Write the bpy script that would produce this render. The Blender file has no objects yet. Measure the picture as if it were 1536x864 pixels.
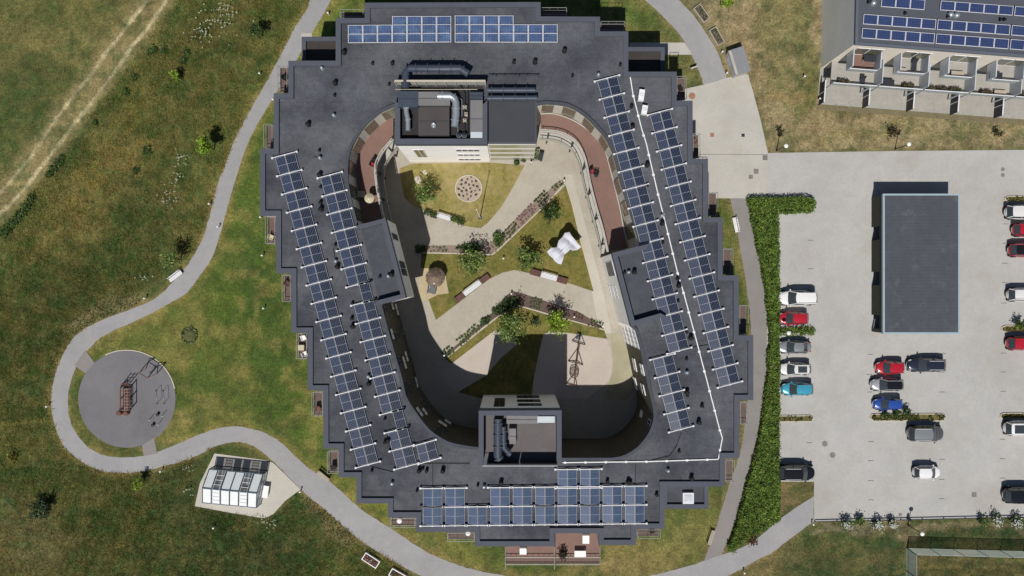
import bpy, bmesh, math, random
import numpy as np
from mathutils import Vector, Matrix
from mathutils.geometry import tessellate_polygon

random.seed(7); rng = np.random.default_rng(7)
sc = bpy.context.scene
COL = sc.collection
H = 102.0                       # flying height of the drone, metres
F = 1536 * 28.0 / 36.0          # focal length in photo pixels
S = H / F                       # metres per photo pixel at ground level
R = math.radians

def G(px, py, z=0.0):           # photo measurement -> surveyed world point at height z
    k = S * (H - z) / H
    return Vector(((px - 768) * k, (432 - py) * k, z))

def lin(c):
    return tuple((v / 255 / 12.92) if v / 255 <= 0.04045 else ((v / 255 + 0.055) / 1.055) ** 2.4 for v in c)
KEXP = 1.10
def A(r, g, b):                 # observed daylight colour -> albedo
    return tuple(min(0.9, v / KEXP) for v in lin((r, g, b)))

# ------------------------------------------------------------------ materials
MATS = {}
def mat(name, col, rough=0.8, var=0.12, scale=0.6, fine=9.0, fvar=0.12, bump=0.0, bscale=12.0, metallic=0.0,
        spec=0.3, coat=0.0, attr=False, seams=None, stain=None, alpha=1.0, trans=0.0, hue2=None, mid=None):
    if name in MATS: return MATS[name]
    m = bpy.data.materials.new(name); m.use_nodes = True
    nt = m.node_tree; N = nt.nodes; L = nt.links
    N.clear()
    out = N.new('ShaderNodeOutputMaterial'); bs = N.new('ShaderNodeBsdfPrincipled')
    L.new(bs.outputs[0], out.inputs[0])
    bs.inputs['Roughness'].default_value = rough; bs.inputs['Metallic'].default_value = metallic
    bs.inputs['Specular IOR Level'].default_value = spec
    bs.inputs['Coat Weight'].default_value = coat
    bs.inputs['Alpha'].default_value = alpha
    geo = N.new('ShaderNodeNewGeometry'); pos = geo.outputs['Position']
    def noise(sc_, det=5, rgh=0.6):
        n = N.new('ShaderNodeTexNoise'); n.inputs['Scale'].default_value = sc_; n.inputs['Detail'].default_value = det
        n.inputs['Roughness'].default_value = rgh; L.new(pos, n.inputs['Vector']); return n.outputs['Fac']
    def ramp(sock, lo, hi, a=0.3, b=0.7):
        r = N.new('ShaderNodeMapRange'); L.new(sock, r.inputs[0])
        r.inputs[1].default_value = a; r.inputs[2].default_value = b; r.inputs[3].default_value = lo; r.inputs[4].default_value = hi
        return r.outputs[0]
    def mul(c, f):
        x = N.new('ShaderNodeMix'); x.data_type = 'RGBA'; x.blend_type = 'MULTIPLY'; x.inputs[0].default_value = 1
        L.new(c, x.inputs[6]); L.new(f, x.inputs[7]); return x.outputs[2]
    if attr:
        at = N.new('ShaderNodeAttribute'); at.attribute_name = 'tint'; c = at.outputs['Color']
    else:
        rg = N.new('ShaderNodeRGB'); rg.outputs[0].default_value = (*col, 1); c = rg.outputs[0]
    if hue2:
        x = N.new('ShaderNodeMix'); x.data_type = 'RGBA'; L.new(c, x.inputs[6]); x.inputs[7].default_value = (*hue2[0], 1)
        L.new(ramp(noise(hue2[1], 6, 0.65), 0, 1, hue2[2], hue2[3]), x.inputs[0]); c = x.outputs[2]
    if var: c = mul(c, ramp(noise(scale, 6), 1 - var, 1 + var))
    if mid: c = mul(c, ramp(noise(mid[0], 3, 0.6), 1 - mid[1], 1 + mid[1], .32, .68))
    if fvar: c = mul(c, ramp(noise(fine, 4, 0.7), 1 - fvar, 1 + fvar))
    if seams:
        for (axis, pitch, width, depth) in seams:
            sx = N.new('ShaderNodeSeparateXYZ'); L.new(pos, sx.inputs[0])
            d = N.new('ShaderNodeMath'); d.operation = 'DIVIDE'; L.new(sx.outputs[axis], d.inputs[0]); d.inputs[1].default_value = pitch
            fr = N.new('ShaderNodeMath'); fr.operation = 'FRACT'; L.new(d.outputs[0], fr.inputs[0])
            lt = N.new('ShaderNodeMath'); lt.operation = 'LESS_THAN'; L.new(fr.outputs[0], lt.inputs[0]); lt.inputs[1].default_value = width / pitch
            mr = N.new('ShaderNodeMapRange'); L.new(lt.outputs[0], mr.inputs[0]); mr.inputs[3].default_value = 1; mr.inputs[4].default_value = depth
            c = mul(c, mr.outputs[0])
    if stain:
        x = N.new('ShaderNodeMix'); x.data_type = 'RGBA'; L.new(c, x.inputs[6]); x.inputs[7].default_value = (*stain[0], 1)
        L.new(ramp(noise(stain[1], 7, 0.7), 0, stain[4] if len(stain) > 4 else 0.6, stain[2], stain[3]), x.inputs[0]); c = x.outputs[2]
    L.new(c, bs.inputs['Base Color'])
    if bump:
        b = N.new('ShaderNodeBump'); b.inputs['Strength'].default_value = bump; b.inputs['Distance'].default_value = 0.05
        L.new(noise(bscale, 6, 0.7), b.inputs['Height']); L.new(b.outputs[0], bs.inputs['Normal'])
    if trans:
        tr = N.new('ShaderNodeBsdfTranslucent'); L.new(c, tr.inputs[0])
        mx = N.new('ShaderNodeMixShader'); mx.inputs[0].default_value = trans
        L.new(bs.outputs[0], mx.inputs[1]); L.new(tr.outputs[0], mx.inputs[2]); L.new(mx.outputs[0], out.inputs[0])
    MATS[name] = m
    return m

# ------------------------------------------------------------------ mesh collector
class MB:
    def __init__(s): s.v = []; s.f = []; s.m = []; s.c = []; s.sm = []
    def add(s, vs, fs, mi=0, smooth=False, col=None):
        o = len(s.v); s.v += [tuple(v) for v in vs]
        for f in fs: s.f.append(tuple(o + i for i in f)); s.m.append(mi); s.sm.append(smooth); s.c.append(col)
        return s
    def box(s, c, size, rz=0.0, mi=0, rx=0.0, ry=0.0, taper=1.0):
        hx, hy, hz = size[0] / 2, size[1] / 2, size[2] / 2
        M = Matrix.Translation(c) @ Matrix.Rotation(rz, 4, 'Z') @ Matrix.Rotation(ry, 4, 'Y') @ Matrix.Rotation(rx, 4, 'X')
        p = []
        for z in (-hz, hz):
            k = taper if z > 0 else 1
            for x, y in ((-hx, -hy), (hx, -hy), (hx, hy), (-hx, hy)): p.append(M @ Vector((x * k, y * k, z)))
        return s.add(p, [(3, 2, 1, 0), (4, 5, 6, 7), (0, 1, 5, 4), (1, 2, 6, 5), (2, 3, 7, 6), (3, 0, 4, 7)], mi)
    def bar(s, a, b, w, h=None, mi=0):          # rectangular bar from a to b
        a, b = Vector(a), Vector(b); h = h or w; d = (b - a); l = d.length
        if l < 1e-6: return s
        d.normalize(); u = Vector((0, 0, 1)) if abs(d.z) < 0.95 else Vector((1, 0, 0))
        r = d.cross(u).normalized() * (w / 2); u = r.cross(d).normalized() * (h / 2)
        p = [q + x for q in (a, b) for x in (-r - u, r - u, r + u, -r + u)]
        return s.add(p, [(3, 2, 1, 0), (4, 5, 6, 7), (0, 1, 5, 4), (1, 2, 6, 5), (2, 3, 7, 6), (3, 0, 4, 7)], mi)
    def tube(s, pts, rad, n=8, mi=0, cap=True):
        pts = [Vector(p) for p in pts]; rings = []
        for i, p in enumerate(pts):
            d = (pts[min(i + 1, len(pts) - 1)] - pts[max(i - 1, 0)]).normalized()
            u = Vector((0, 0, 1)) if abs(d.z) < 0.9 else Vector((1, 0, 0))
            r = d.cross(u).normalized(); u = r.cross(d)
            k = rad[i] if isinstance(rad, (list, tuple)) else rad
            rings.append([p + r * math.cos(t) * k + u * math.sin(t) * k for t in [2 * math.pi * j / n for j in range(n)]])
        vs = [v for r in rings for v in r]; fs = []
        for i in range(len(rings) - 1):
            for j in range(n): fs.append((i * n + j, i * n + (j + 1) % n, (i + 1) * n + (j + 1) % n, (i + 1) * n + j))
        s.add(vs, fs, mi, True)
        if cap:
            s.add(rings[0], [tuple(range(n))], mi); s.add(rings[-1], [tuple(range(n - 1, -1, -1))], mi)
        return s
    def lathe(s, c, prof, n=24, mi=0, smooth=True, sx=1, sy=1):
        c = Vector(c); vs = []; fs = []
        for r, z in prof:
            for j in range(n):
                t = 2 * math.pi * j / n; vs.append(c + Vector((r * math.cos(t) * sx, r * math.sin(t) * sy, z)))
        for i in range(len(prof) - 1):
            for j in range(n): fs.append((i * n + j, i * n + (j + 1) % n, (i + 1) * n + (j + 1) % n, (i + 1) * n + j))
        fs2 = [tuple(range((len(prof) - 1) * n, len(prof) * n))]
        s.add(vs, fs, mi, smooth); 
        if prof[-1][0] > 1e-3: s.add(vs[-n:], [tuple(range(n))], mi)
        return s
    def sheet(s, poly, z, holes=(), mi=0):
        loops = [[Vector((p[0], p[1], 0)) for p in l] for l in [poly, *holes]]
        tris = tessellate_polygon(loops); flat = [(p.x, p.y, z) for l in loops for p in l]
        fs = []
        for a, b, c in tris:
            pa, pb, pc = flat[a], flat[b], flat[c]
            cr = (pb[0] - pa[0]) * (pc[1] - pa[1]) - (pb[1] - pa[1]) * (pc[0] - pa[0])
            fs.append((a, b, c) if cr > 0 else (a, c, b))
        return s.add(flat, fs, mi)
    def prism(s, poly, z0, z1, mi=0, top=True, mt=None):
        poly = ccw(poly); n = len(poly)
        s.add([(p[0], p[1], z0) for p in poly] + [(p[0], p[1], z1) for p in poly], [(i, (i + 1) % n, n + (i + 1) % n, n + i) for i in range(n)], mi)
        if top: s.sheet(poly, z1, mi=mi if mt is None else mt)
        return s
    def build(s, name, mats, parent=None, local=False):
        me = bpy.data.meshes.new(name)
        off = Vector((0, 0, 0))
        if parent is not None and not local:
            p = parent
            while p: off = off + Vector(p.location); p = p.parent
        me.from_pydata([(v[0] - off.x, v[1] - off.y, v[2] - off.z) for v in s.v], [], s.f)
        for m in (mats if isinstance(mats, (list, tuple)) else [mats]): me.materials.append(m)
        me.polygons.foreach_set('material_index', s.m); me.polygons.foreach_set('use_smooth', s.sm)
        if any(c is not None for c in s.c):
            at = me.color_attributes.new('tint', 'FLOAT_COLOR', 'CORNER'); arr = []
            for f, c in zip(s.f, s.c): arr += [*(c or (1, 1, 1)), 1.0] * len(f)
            at.data.foreach_set('color', arr)
        me.update()
        o = bpy.data.objects.new(name, me); COL.objects.link(o)
        if parent is not None: o.parent = parent
        return o

def ccw(p):
    a = sum(p[i][0] * p[(i + 1) % len(p)][1] - p[(i + 1) % len(p)][0] * p[i][1] for i in range(len(p)))
    return list(p) if a > 0 else list(reversed(p))
def offset_poly(p, d):           # mitred offset of a closed polygon; d > 0 grows it
    p = [Vector((q[0], q[1])) for q in p]; n = len(p)
    a = sum(p[i].x * p[(i + 1) % n].y - p[(i + 1) % n].x * p[i].y for i in range(n)); sg = 1 if a > 0 else -1
    out = []
    for i in range(n):
        e0 = (p[i] - p[i - 1]).normalized(); e1 = (p[(i + 1) % n] - p[i]).normalized()
        n0 = Vector((e0.y, -e0.x)) * sg; n1 = Vector((e1.y, -e1.x)) * sg
        m = n0 + n1; k = max(0.35, 1 + n0.dot(n1)); out.append(p[i] + m * (d / k))
    return out
def smooth_line(pts, k=4, closed=False):
    p = [Vector(q) for q in pts]; n = len(p); out = []
    for i in range(n if closed else n - 1):
        g = (lambda j: p[j % n]) if closed else (lambda j: p[max(0, min(n - 1, j))])
        a, b, c, d = g(i - 1), g(i), g(i + 1), g(i + 2)
        for t in [j / k for j in range(k)]:
            out.append(0.5 * ((2 * b) + (c - a) * t + (2 * a - 5 * b + 4 * c - d) * t * t + (3 * b - a - 3 * c + d) * t ** 3))
    if not closed: out.append(p[-1])
    return out
def PX(l, z=0.0): return [G(q[0], q[1], z) for q in l]

def tag(o, label=None, cat=None, group=None, kind=None):
    if label: o['label'] = label
    if cat: o['category'] = cat
    if group: o['group'] = group
    if kind: o['kind'] = kind
    return o
def thing(name, label, cat, loc=(0, 0, 0), rz=0.0, group=None):
    o = bpy.data.objects.new(name, None); COL.objects.link(o); o.location = loc; o.rotation_euler = (0, 0, rz)
    o.empty_display_size = 0.3
    return tag(o, label, cat, group)
def copy_tree(o, parent=None):
    c = o.copy(); COL.objects.link(c)
    if parent is not None: c.parent = parent
    for ch in list(o.children): copy_tree(ch, c)
    return c
def ragged(poly, amp=.07, step=.35, seed=3):   # weathered outline: resampled and nibbled a few centimetres
    r = random.Random(seed); out = []; n = len(poly)
    for i in range(n):
        a, b = Vector(poly[i][:2]), Vector(poly[(i + 1) % n][:2]); l = (b - a).length; k = max(1, int(l / step))
        d = (b - a).normalized() if l > 1e-6 else Vector((1, 0)); nn = Vector((-d.y, d.x))
        for j in range(k): out.append(a + (b - a) * (j / k) + nn * r.gauss(0, amp if 0 < j or k == 1 else amp * .5))
    return out
def struct(name, mb, m): return tag(mb.build(name, m), kind='structure')
ZS = [0.004]
def ground_sheet(name, poly_world, m, holes=(), z=None):
    if z is None: ZS[0] += 0.004; z = ZS[0]
    return struct(name, MB().sheet(poly_world, z, holes), m)

def in_poly(x, y, poly):
    x = np.asarray(x); y = np.asarray(y); r = np.zeros(x.shape, bool); n = len(poly); j = n - 1
    for i in range(n):
        xi, yi, xj, yj = poly[i][0], poly[i][1], poly[j][0], poly[j][1]
        if yi != yj:
            r ^= ((yi > y) != (yj > y)) & (x < (xj - xi) * (y - yi) / (yj - yi) + xi)
        j = i
    return r
def dist_line(x, y, pts):
    d = np.full(x.shape, 1e9)
    for a, b in zip(pts[:-1], pts[1:]):
        vx, vy = b[0] - a[0], b[1] - a[1]; l2 = vx * vx + vy * vy + 1e-9
        t = np.clip(((x - a[0]) * vx + (y - a[1]) * vy) / l2, 0, 1)
        d = np.minimum(d, np.hypot(x - a[0] - t * vx, y - a[1] - t * vy))
    return d

def leaf_cloud(name, P, size, col, m, parent=None, up=0.6, aspect=0.55):
    P = np.asarray(P, float); n = len(P); size = np.broadcast_to(np.asarray(size, float), (n,))
    nrm = rng.normal(size=(n, 3)); nrm[:, 2] = np.abs(nrm[:, 2]) + up; nrm /= np.linalg.norm(nrm, axis=1)[:, None]
    t = np.cross(nrm, rng.normal(size=(n, 3))); t /= np.linalg.norm(t, axis=1)[:, None]; b = np.cross(nrm, t)
    s1 = size[:, None]; 
    V = np.stack([P - t * s1, P - b * s1 * aspect + nrm * s1 * .12, P + t * s1, P + b * s1 * aspect + nrm * s1 * .12], 1).reshape(-1, 3)
    off = np.zeros(3)
    if parent is not None: off = np.array(parent.location)
    me = bpy.data.meshes.new(name)
    me.vertices.add(4 * n); me.vertices.foreach_set('co', (V - off).ravel())
    me.loops.add(4 * n); me.loops.foreach_set('vertex_index', np.arange(4 * n, dtype=np.int32))
    me.polygons.add(n); me.polygons.foreach_set('loop_start', np.arange(0, 4 * n, 4, dtype=np.int32))
    me.update(calc_edges=True)
    at = me.color_attributes.new('tint', 'FLOAT_COLOR', 'POINT')
    c4 = np.ones((n, 4)); c4[:, :3] = col; at.data.foreach_set('color', np.repeat(c4, 4, 0).ravel())
    me.materials.append(m)
    o = bpy.data.objects.new(name, me); COL.objects.link(o)
    if parent is not None: o.parent = parent
    return o
def tints(n, cols, jit=0.18):
    cols = np.array(cols); w = rng.integers(0, len(cols), n)
    return np.clip(cols[w] * (1 + rng.normal(0, jit, (n, 1))) * (1 + rng.normal(0, jit * .3, (n, 3))), 0.004, 0.9)
# ------------------------------------------------------------------ world, sun, camera
SUN_EL = R(59.5)
sd = Vector((-0.115, -0.577, 1.0)).normalized()
w = bpy.data.worlds.new('World'); sc.world = w; w.use_nodes = True
nt = w.node_tree; nt.nodes.clear()
wo = nt.nodes.new('ShaderNodeOutputWorld'); bg = nt.nodes.new('ShaderNodeBackground'); sky = nt.nodes.new('ShaderNodeTexSky')
sky.sky_type = 'NISHITA'; sky.sun_disc = False; sky.sun_elevation = SUN_EL; sky.sun_rotation = math.atan2(sd.x, sd.y)
bg.inputs[1].default_value = 0.05; sky.air_density = 0.8; sky.dust_density = 0.4
nt.links.new(sky.outputs[0], bg.inputs[0]); nt.links.new(bg.outputs[0], wo.inputs[0])
sl = bpy.data.lights.new('sun', 'SUN'); sl.energy = 4.05; sl.angle = R(0.55); sl.color = (1.0, 0.955, 0.89)
so = bpy.data.objects.new('sun', sl); COL.objects.link(so); so.rotation_euler = sd.to_track_quat('Z', 'Y').to_euler()
cam = bpy.data.cameras.new('camera'); cam.lens = 28; cam.sensor_width = 36; cam.clip_end = 5000
co = bpy.data.objects.new('camera', cam); COL.objects.link(co); co.location = (0, 0, H); sc.camera = co
sc.view_settings.view_transform = 'Standard'; sc.view_settings.look = 'None'; sc.view_settings.exposure = 0
sc.cycles.max_bounces = 6; sc.cycles.transparent_max_bounces = 12

# ------------------------------------------------------------------ material palette
m_roof = mat('roof_felt', A(92, 95, 101), .9, .2, .16, 5, .2, seams=[(1, 1.0, .05, .84), (0, 7.3, .05, .88)], stain=(A(122, 122, 120), .22, .55, .76, .42), bump=.2, mid=(1.1, .1), hue2=(A(66, 68, 76), .09, .42, .62))
m_roofb = mat('roof_felt_plain', A(76, 79, 87), .9, .12, .4, 6, .12, mid=(1.2, .08), stain=(A(96, 97, 98), .3, .58, .8, .4))
m_coping = mat('coping_felt', A(84, 88, 98), .85, .06, .5, 8, .06)
m_grav = mat('roof_gravel', A(66, 62, 60), .95, .15, .6, 14, .3)
m_plaster = mat('plaster_pale', (.95, .935, .89), .85, .04, .4, 3, .03)
m_facade = mat('facade_panel', A(205, 200, 188), .8, .06, .4, 3, .05)
m_render = mat('facade_grey', A(184, 180, 174), .85, .05, .3, 3, .04)
m_deck = mat('deck_boards', A(132, 104, 95), .8, .1, .5, 6, .1, seams=[(1, .14, .012, .82)], stain=(A(120, 98, 90), .5, .55, .8, .5))
m_conc = mat('concrete_pale', A(186, 183, 175), .85, .08, .3, 4, .07, stain=(A(170, 163, 148), .25, .5, .75, .6))
m_court = mat('courtyard_paving', A(178, 171, 158), .9, .09, .22, 3.5, .07, stain=(A(158, 150, 134), .2, .48, .75, .7), seams=[(0, .6, .02, .93), (1, .6, .02, .93)])
m_park = mat('parking_pavers', A(180, 179, 176), .9, .06, .12, 2.5, .06, mid=(.6, .035), stain=(A(166, 161, 152), .14, .5, .7, .7), seams=[(0, .4, .02, .95), (1, .2, .016, .955)])
m_asph = mat('path_asphalt', A(156, 155, 156), .9, .08, .22, 6, .09, mid=(1.3, .04), stain=(A(170, 166, 160), .16, .55, .72, .6))
m_asph2 = mat('path_old_asphalt', A(140, 136, 134), .9, .07, .3, 8, .08, stain=(A(128, 122, 116), .25, .5, .75, .6))
m_play = mat('playground_rubber', A(118, 117, 120), .92, .1, .22, 5, .06, stain=(A(100, 99, 103), .13, .52, .68, .7))
m_sand = mat('courtyard_sand', A(190, 180, 170), .95, .06, .4, 6, .06, seams=[(1, .5, .02, .97)])
m_soil = mat('bed_soil', A(142, 126, 114), .95, .12, .8, 8, .2)
m_soild = mat('bed_soil_dark', A(100, 84, 78), .95, .15, .8, 8, .25)
m_lawn = mat('courtyard_lawn', A(120, 112, 58), .95, .14, .6, 4.5, .34, mid=(1.7, .16), hue2=(A(90, 94, 44), .3, .44, .6), stain=(A(152, 134, 82), .26, .5, .68, .75), bump=.5, bscale=14)
m_lawnd = mat('dry_lawn', A(134, 126, 70), .95, .14, .6, 4.5, .34, mid=(1.7, .16), hue2=(A(108, 104, 52), .3, .46, .64), stain=(A(170, 153, 108), .2, .42, .6, .8), bump=.5, bscale=14)
m_kerb = mat('kerb_stone', A(196, 188, 170), .85, .08, 1, 8, .06)
m_mark = mat('bay_marking_stone', A(120, 117, 113), .9, .08, 2, 9, .1)
m_white = mat('white_paint', A(238, 238, 238), .5, .03, 1, 4, .02)
m_rail = mat('rail_aluminium', A(225, 226, 230), .4, .03, 1, 4, .02, metallic=.0)
m_steel = mat('galvanised_steel', A(176, 184, 190), .38, .08, 1.5, 7, .07, metallic=.55)
m_dark = mat('dark_metal', A(52, 55, 62), .5, .1, 1, 6, .08)
m_duct = mat('painted_duct', A(66, 74, 88), .45, .08, 1, 5, .06)
m_black = mat('black_rubber', (.012, .012, .013), .7, .1, 2, 9, .1)
m_unit = mat('air_unit_shell', A(122, 120, 122), .6, .06, 1, 5, .05)
m_blue = mat('pale_blue_trim', A(160, 178, 188), .5, .05, 1, 5, .04)
m_carport = mat('carport_roof', A(76, 80, 88), .7, .08, .3, 4, .07, mid=(1.2, .05), seams=[(1, .42, .05, .84), (0, 4.7, .04, .85)], stain=(A(122, 124, 128), .35, .56, .78, .6))
m_board = mat('olive_boards', A(68, 68, 56), .8, .1, 1, 6, .08, seams=[(1, .2, .02, .7)])
m_wood = mat('brown_wood', A(112, 78, 70), .7, .15, 2, 10, .12)
m_woodd = mat('dark_brown_wood', A(86, 62, 58), .7, .15, 2, 10, .15)
m_woodg = mat('grey_timber', A(176, 166, 150), .8, .1, 2, 10, .1)
m_bark = mat('bark', A(86, 72, 58), .95, .2, 3, 12, .2)
m_cell = mat('solar_cell', A(44, 58, 92), .25, .2, .35, 2.2, .1, spec=.6, coat=.25, seams=[(0, .155, .018, 1.35), (1, .155, .012, 1.2)])
m_cellw = mat('solar_cell_west_lit', A(43, 52, 74), .4, .22, .4, 2, .14, spec=.3)  # west slope cells, the brighter light of their tilt put into the colour
m_celle = mat('solar_cell_east_shaded', A(30, 36, 52), .4, .22, .4, 2, .14, spec=.3)  # same cells on east slopes, shade of the tilt put into the colour
m_cellb = mat('solar_cell_bright', A(66, 84, 120), .35, .25, .35, 1.6, .14, spec=.3, seams=[(0, .31, .05, 1.35), (1, .31, .05, 1.3)], hue2=(A(84, 106, 138), .5, .45, .7))
m_cellr = mat('solar_cell_royal', A(50, 64, 102), .4, .12, .3, 2, .1, spec=.3, seams=[(0, .31, .05, 1.4), (1, .31, .05, 1.3)])
m_cells = mat('solar_cell_south', A(50, 72, 108), .4, .22, .4, 2, .14, spec=.3)
m_cells2 = mat('solar_cell_south_grey', A(58, 76, 102), .4, .2, .4, 2, .14, spec=.3)
m_grid = mat('cell_busbar', A(96, 110, 136), .4, .03, 1, 5, .03)
m_glass = mat('window_glass', (.022, .028, .028), .06, .1, .5, 3, .05, spec=.7)
m_glassg = mat('green_tinted_glass', A(98, 98, 84), .15, .15, .5, 3, .1, spec=.6)
m_carglass = mat('car_glass', A(62, 70, 74), .12, .05, 1, 5, .05, spec=.6, coat=.3)  # sky reflection put into the lightened base colour
m_leaf = mat('foliage', (.08, .1, .03), .6, .0, 1, 5, .1, attr=True, trans=.3, spec=.25)
m_grass = mat('meadow_blades', (.08, .1, .03), .8, .0, 1, 3, .15, attr=True, trans=.4, spec=.1)
m_ground = mat('ground_turf', (.1, .1, .05), .95, .16, .5, 4.2, .52, attr=True, bump=.8, bscale=7, mid=(1.6, .2))
m_track = mat('track_gravel', A(150, 134, 104), .95, .15, .5, 4, .2, hue2=(A(112, 102, 66), .9, .45, .6))
m_gh = mat('greenhouse_pane', (.9, .96, .98), .2, .03, 1, 4, .03, spec=.5, alpha=.95, trans=.15)
m_ghs = mat('greenhouse_sheet', A(240, 243, 244), .25, .03, 1, 4, .03, spec=.4, alpha=.9)
m_ghf = mat('greenhouse_frame', A(78, 92, 106), .4, .05, 1, 5, .04, metallic=.3)
m_canvas = mat('white_canvas', A(222, 224, 236), .75, .02, 1, 3, .02, trans=.15)
m_thatch = mat('thatch', A(140, 122, 108), .95, .2, 2, 12, .35, bump=.8, bscale=20)
m_slide = mat('grey_slide', A(104, 106, 110), .4, .05, 1, 5, .05)
m_beige = mat('beige_fabric', A(196, 188, 160), .8, .05, 1, 5, .05)
m_red = mat('red_fabric', A(150, 50, 60), .8, .08, 1, 5, .08)
m_terra = mat('terracotta_cover', A(160, 120, 94), .85, .1, 2, 9, .1)
m_iron = mat('cast_iron', A(128, 124, 118), .7, .12, 3, 10, .15)
m_skin = mat('skin', A(200, 150, 120), .6, .03, 3, 9, .03)
m_hair = mat('brown_hair', A(70, 50, 36), .7, .1, 5, 20, .1)
m_shirt = mat('white_shirt', A(225, 226, 235), .8, .04, 5, 20, .04)
m_trou = mat('pale_blue_trousers', A(150, 165, 200), .8, .04, 5, 20, .04)
m_net = mat('green_fence_mesh', (.72, .8, .76), .6, .05, 1, 5, .05, alpha=.5, trans=.3)
m_fpost = mat('fence_post_green', A(60, 84, 70), .5, .05, 1, 5, .05)
m_lampw = mat('lamp_dome', A(245, 245, 240), .3, .02, 1, 5, .02)
m_pav2 = mat('terrace_pavers', A(168, 165, 158), .9, .08, .6, 5, .07, seams=[(0, .6, .03, .9), (1, .6, .03, .9)])
m_stripb = mat('grey_gravel_strip', A(120, 112, 86), .95, .15, 1, 9, .25)
m_side = mat('side_wall_grey', (.86, .85, .84), .85, .05, .3, 3, .05)
m_cream = mat('cream_wall', A(225, 216, 202), .85, .05, .4, 4, .04)
m_scr = mat('balcony_screen', A(196, 204, 214), .4, .06, 1, 5, .05)

# ------------------------------------------------------------------ paths (photo measurements of both kerb lines)
west_out = [(448,-30),(465,0),(440,46),(410,104),(384,150),(367,182),(352,210),(337,250),(325,281),(309,345),(290,384),(272,408),(243,440),(216,456),(161,477),(128,493),(110,507),(97,527),(86,552),(78,584),(77,612),(82,638),(92,663),(106,680),(130,697),(156,707),(182,709.5),(208,708),(234,703),(262,695),(286,687),(308,677),(326,668.5),(345,664),(365,664),(386,673),(412,694),(451,734),(490,766.6),(534,806),(586,839.5),(633,864),(690,884),(760,896)]
west_in = [(500,-30),(496,0),(470,46),(436,104),(410,146),(389,182),(371,217),(350,280),(332,345),(319,384),(300,413),(279,440),(250,457),(213,477),(172,495),(150,507),(136,520),(122,537),(112,556),(103,586),(102,612),(107,636),(118,655),(134,672),(150,681),(166,685),(183,686),(208,685),(234,678.5),(262,668),(286,657),(306,649),(326,643),(345,640),(365,640.5),(393,648),(423,665),(459,699),(498,725),(542,764),(586,792.6),(638,826.5),(690,848.6),(742,861),(800,868),(870,872)]
p_west = smooth_line(PX(west_out), 4) + list(reversed(smooth_line(PX(west_in), 4)))
path_mid = [(Vector(a) + Vector(b)) / 2 for a, b in zip(smooth_line(PX(west_out[:44]), 2), smooth_line(PX(west_in[:44]), 2))]
se_low = [(742,896),(850,893),(960,884),(1030,878),(1090,864),(1136,839.5),(1158,829),(1188,805.7),(1220.6,782)]
se_up = [(800,868),(870,871),(930,868),(975,863.5),(1010,855),(1040,847),(1056,841),(1082,832),(1100,826.5),(1131.6,811),(1167,781),(1195,761),(1220.6,744)]
p_se = smooth_line(PX(se_low), 4) + list(reversed(smooth_line(PX(se_up), 4)))
e_l = [(1095,297.5),(1105.5,345),(1114.6,397),(1120,430),(1125,470),(1127,520),(1124,575),(1119,620),(1110.7,678),(1092.5,730),(1074,792.6),(1056,841)]
e_r = [(1121,297.5),(1131.6,345),(1142,397),(1148.5,440),(1153,480),(1153.5,520),(1151,560),(1144.6,610),(1137,655),(1126,704),(1108,764),(1094,803),(1082,832)]
p_east = smooth_line(PX(e_l), 4) + list(reversed(smooth_line(PX(e_r), 4)))
n_l = [(940,-30),(967.5,0),(993.5,23.4),(1019.6,52),(1035,78),(1048,104),(1056,127)]
n_r = [(990,-30),(1018,0),(1040,23),(1058.6,49.5),(1077,81),(1090,117)]
p_ne = smooth_line(PX(n_l), 4) + list(reversed(smooth_line(PX(n_r), 4)))
p_apron = PX([(1000,133.5),(1029,133),(1056,127),(1090,117),(1104,113),(1122,111),(1131,143),(1142,185),(1152,230),(1152.5,297.5),(1000,297.5)])
p_park = PX([(1152,229.5),(1344,226.5),(1640,224),(1700,224),(1700,771),(1536,775),(1380,779),(1221,782),(1221,744),(1221,722.5),(1150,722.5),(1150,320),(1150,297.5),(1152,297.5)])
PATHS = [p_west, p_se, p_east, p_ne]
court_px = [(600,200),(810,165),(860,165),(960,370),(990,600),(975,660),(930,690),(840,690),(700,690),(640,650),(600,560),(560,440),(530,330),(525,240)]

# ------------------------------------------------------------------ ground: one sheet to the horizon, tint painted per vertex from the turf survey
def axis(lo, hi, st, far):
    a = list(np.arange(lo, hi + 1e-6, st)); ext = [2, 5, 10, 20, 45, 100, 250, 600, 1500]
    return np.array([lo - e for e in reversed(ext)] + a + [hi + e for e in ext])
gx = axis(-70, 70, .25, 1500); gy = axis(-42, 42, .25, 1500)
X, Y = np.meshgrid(gx, gy); PXX = X / S + 768; PYY = 432 - Y / S
def vnoise(x, y, sc_, seed):
    r = np.random.default_rng(seed); T = r.random((64, 64)); x = x * sc_; y = y * sc_
    xi = np.floor(x).astype(int); yi = np.floor(y).astype(int); fx = x - xi; fy = y - yi; fx = fx * fx * (3 - 2 * fx); fy = fy * fy * (3 - 2 * fy)
    g = lambda i, j: T[i % 64, j % 64]
    return (g(xi, yi) * (1 - fx) + g(xi + 1, yi) * fx) * (1 - fy) + (g(xi, yi + 1) * (1 - fx) + g(xi + 1, yi + 1) * fx) * fy
def fbm(x, y, sc_, seed, o=4): return sum(vnoise(x, y, sc_ * 2 ** k, seed + k) * .5 ** k for k in range(o)) / (2 - .5 ** (o - 1))
n1 = fbm(X, Y, .12, 1); n2 = fbm(X, Y, .35, 20); n3 = fbm(X, Y, .9, 40)
wpx = PXX + (n1 - .5) * 70 + (n2 - .5) * 26; wpy = PYY + (fbm(X, Y, .12, 60) - .5) * 70 + (fbm(X, Y, .35, 70) - .5) * 26
tint = np.zeros(X.shape + (3,)); tint[:] = A(80, 84, 44)
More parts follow.
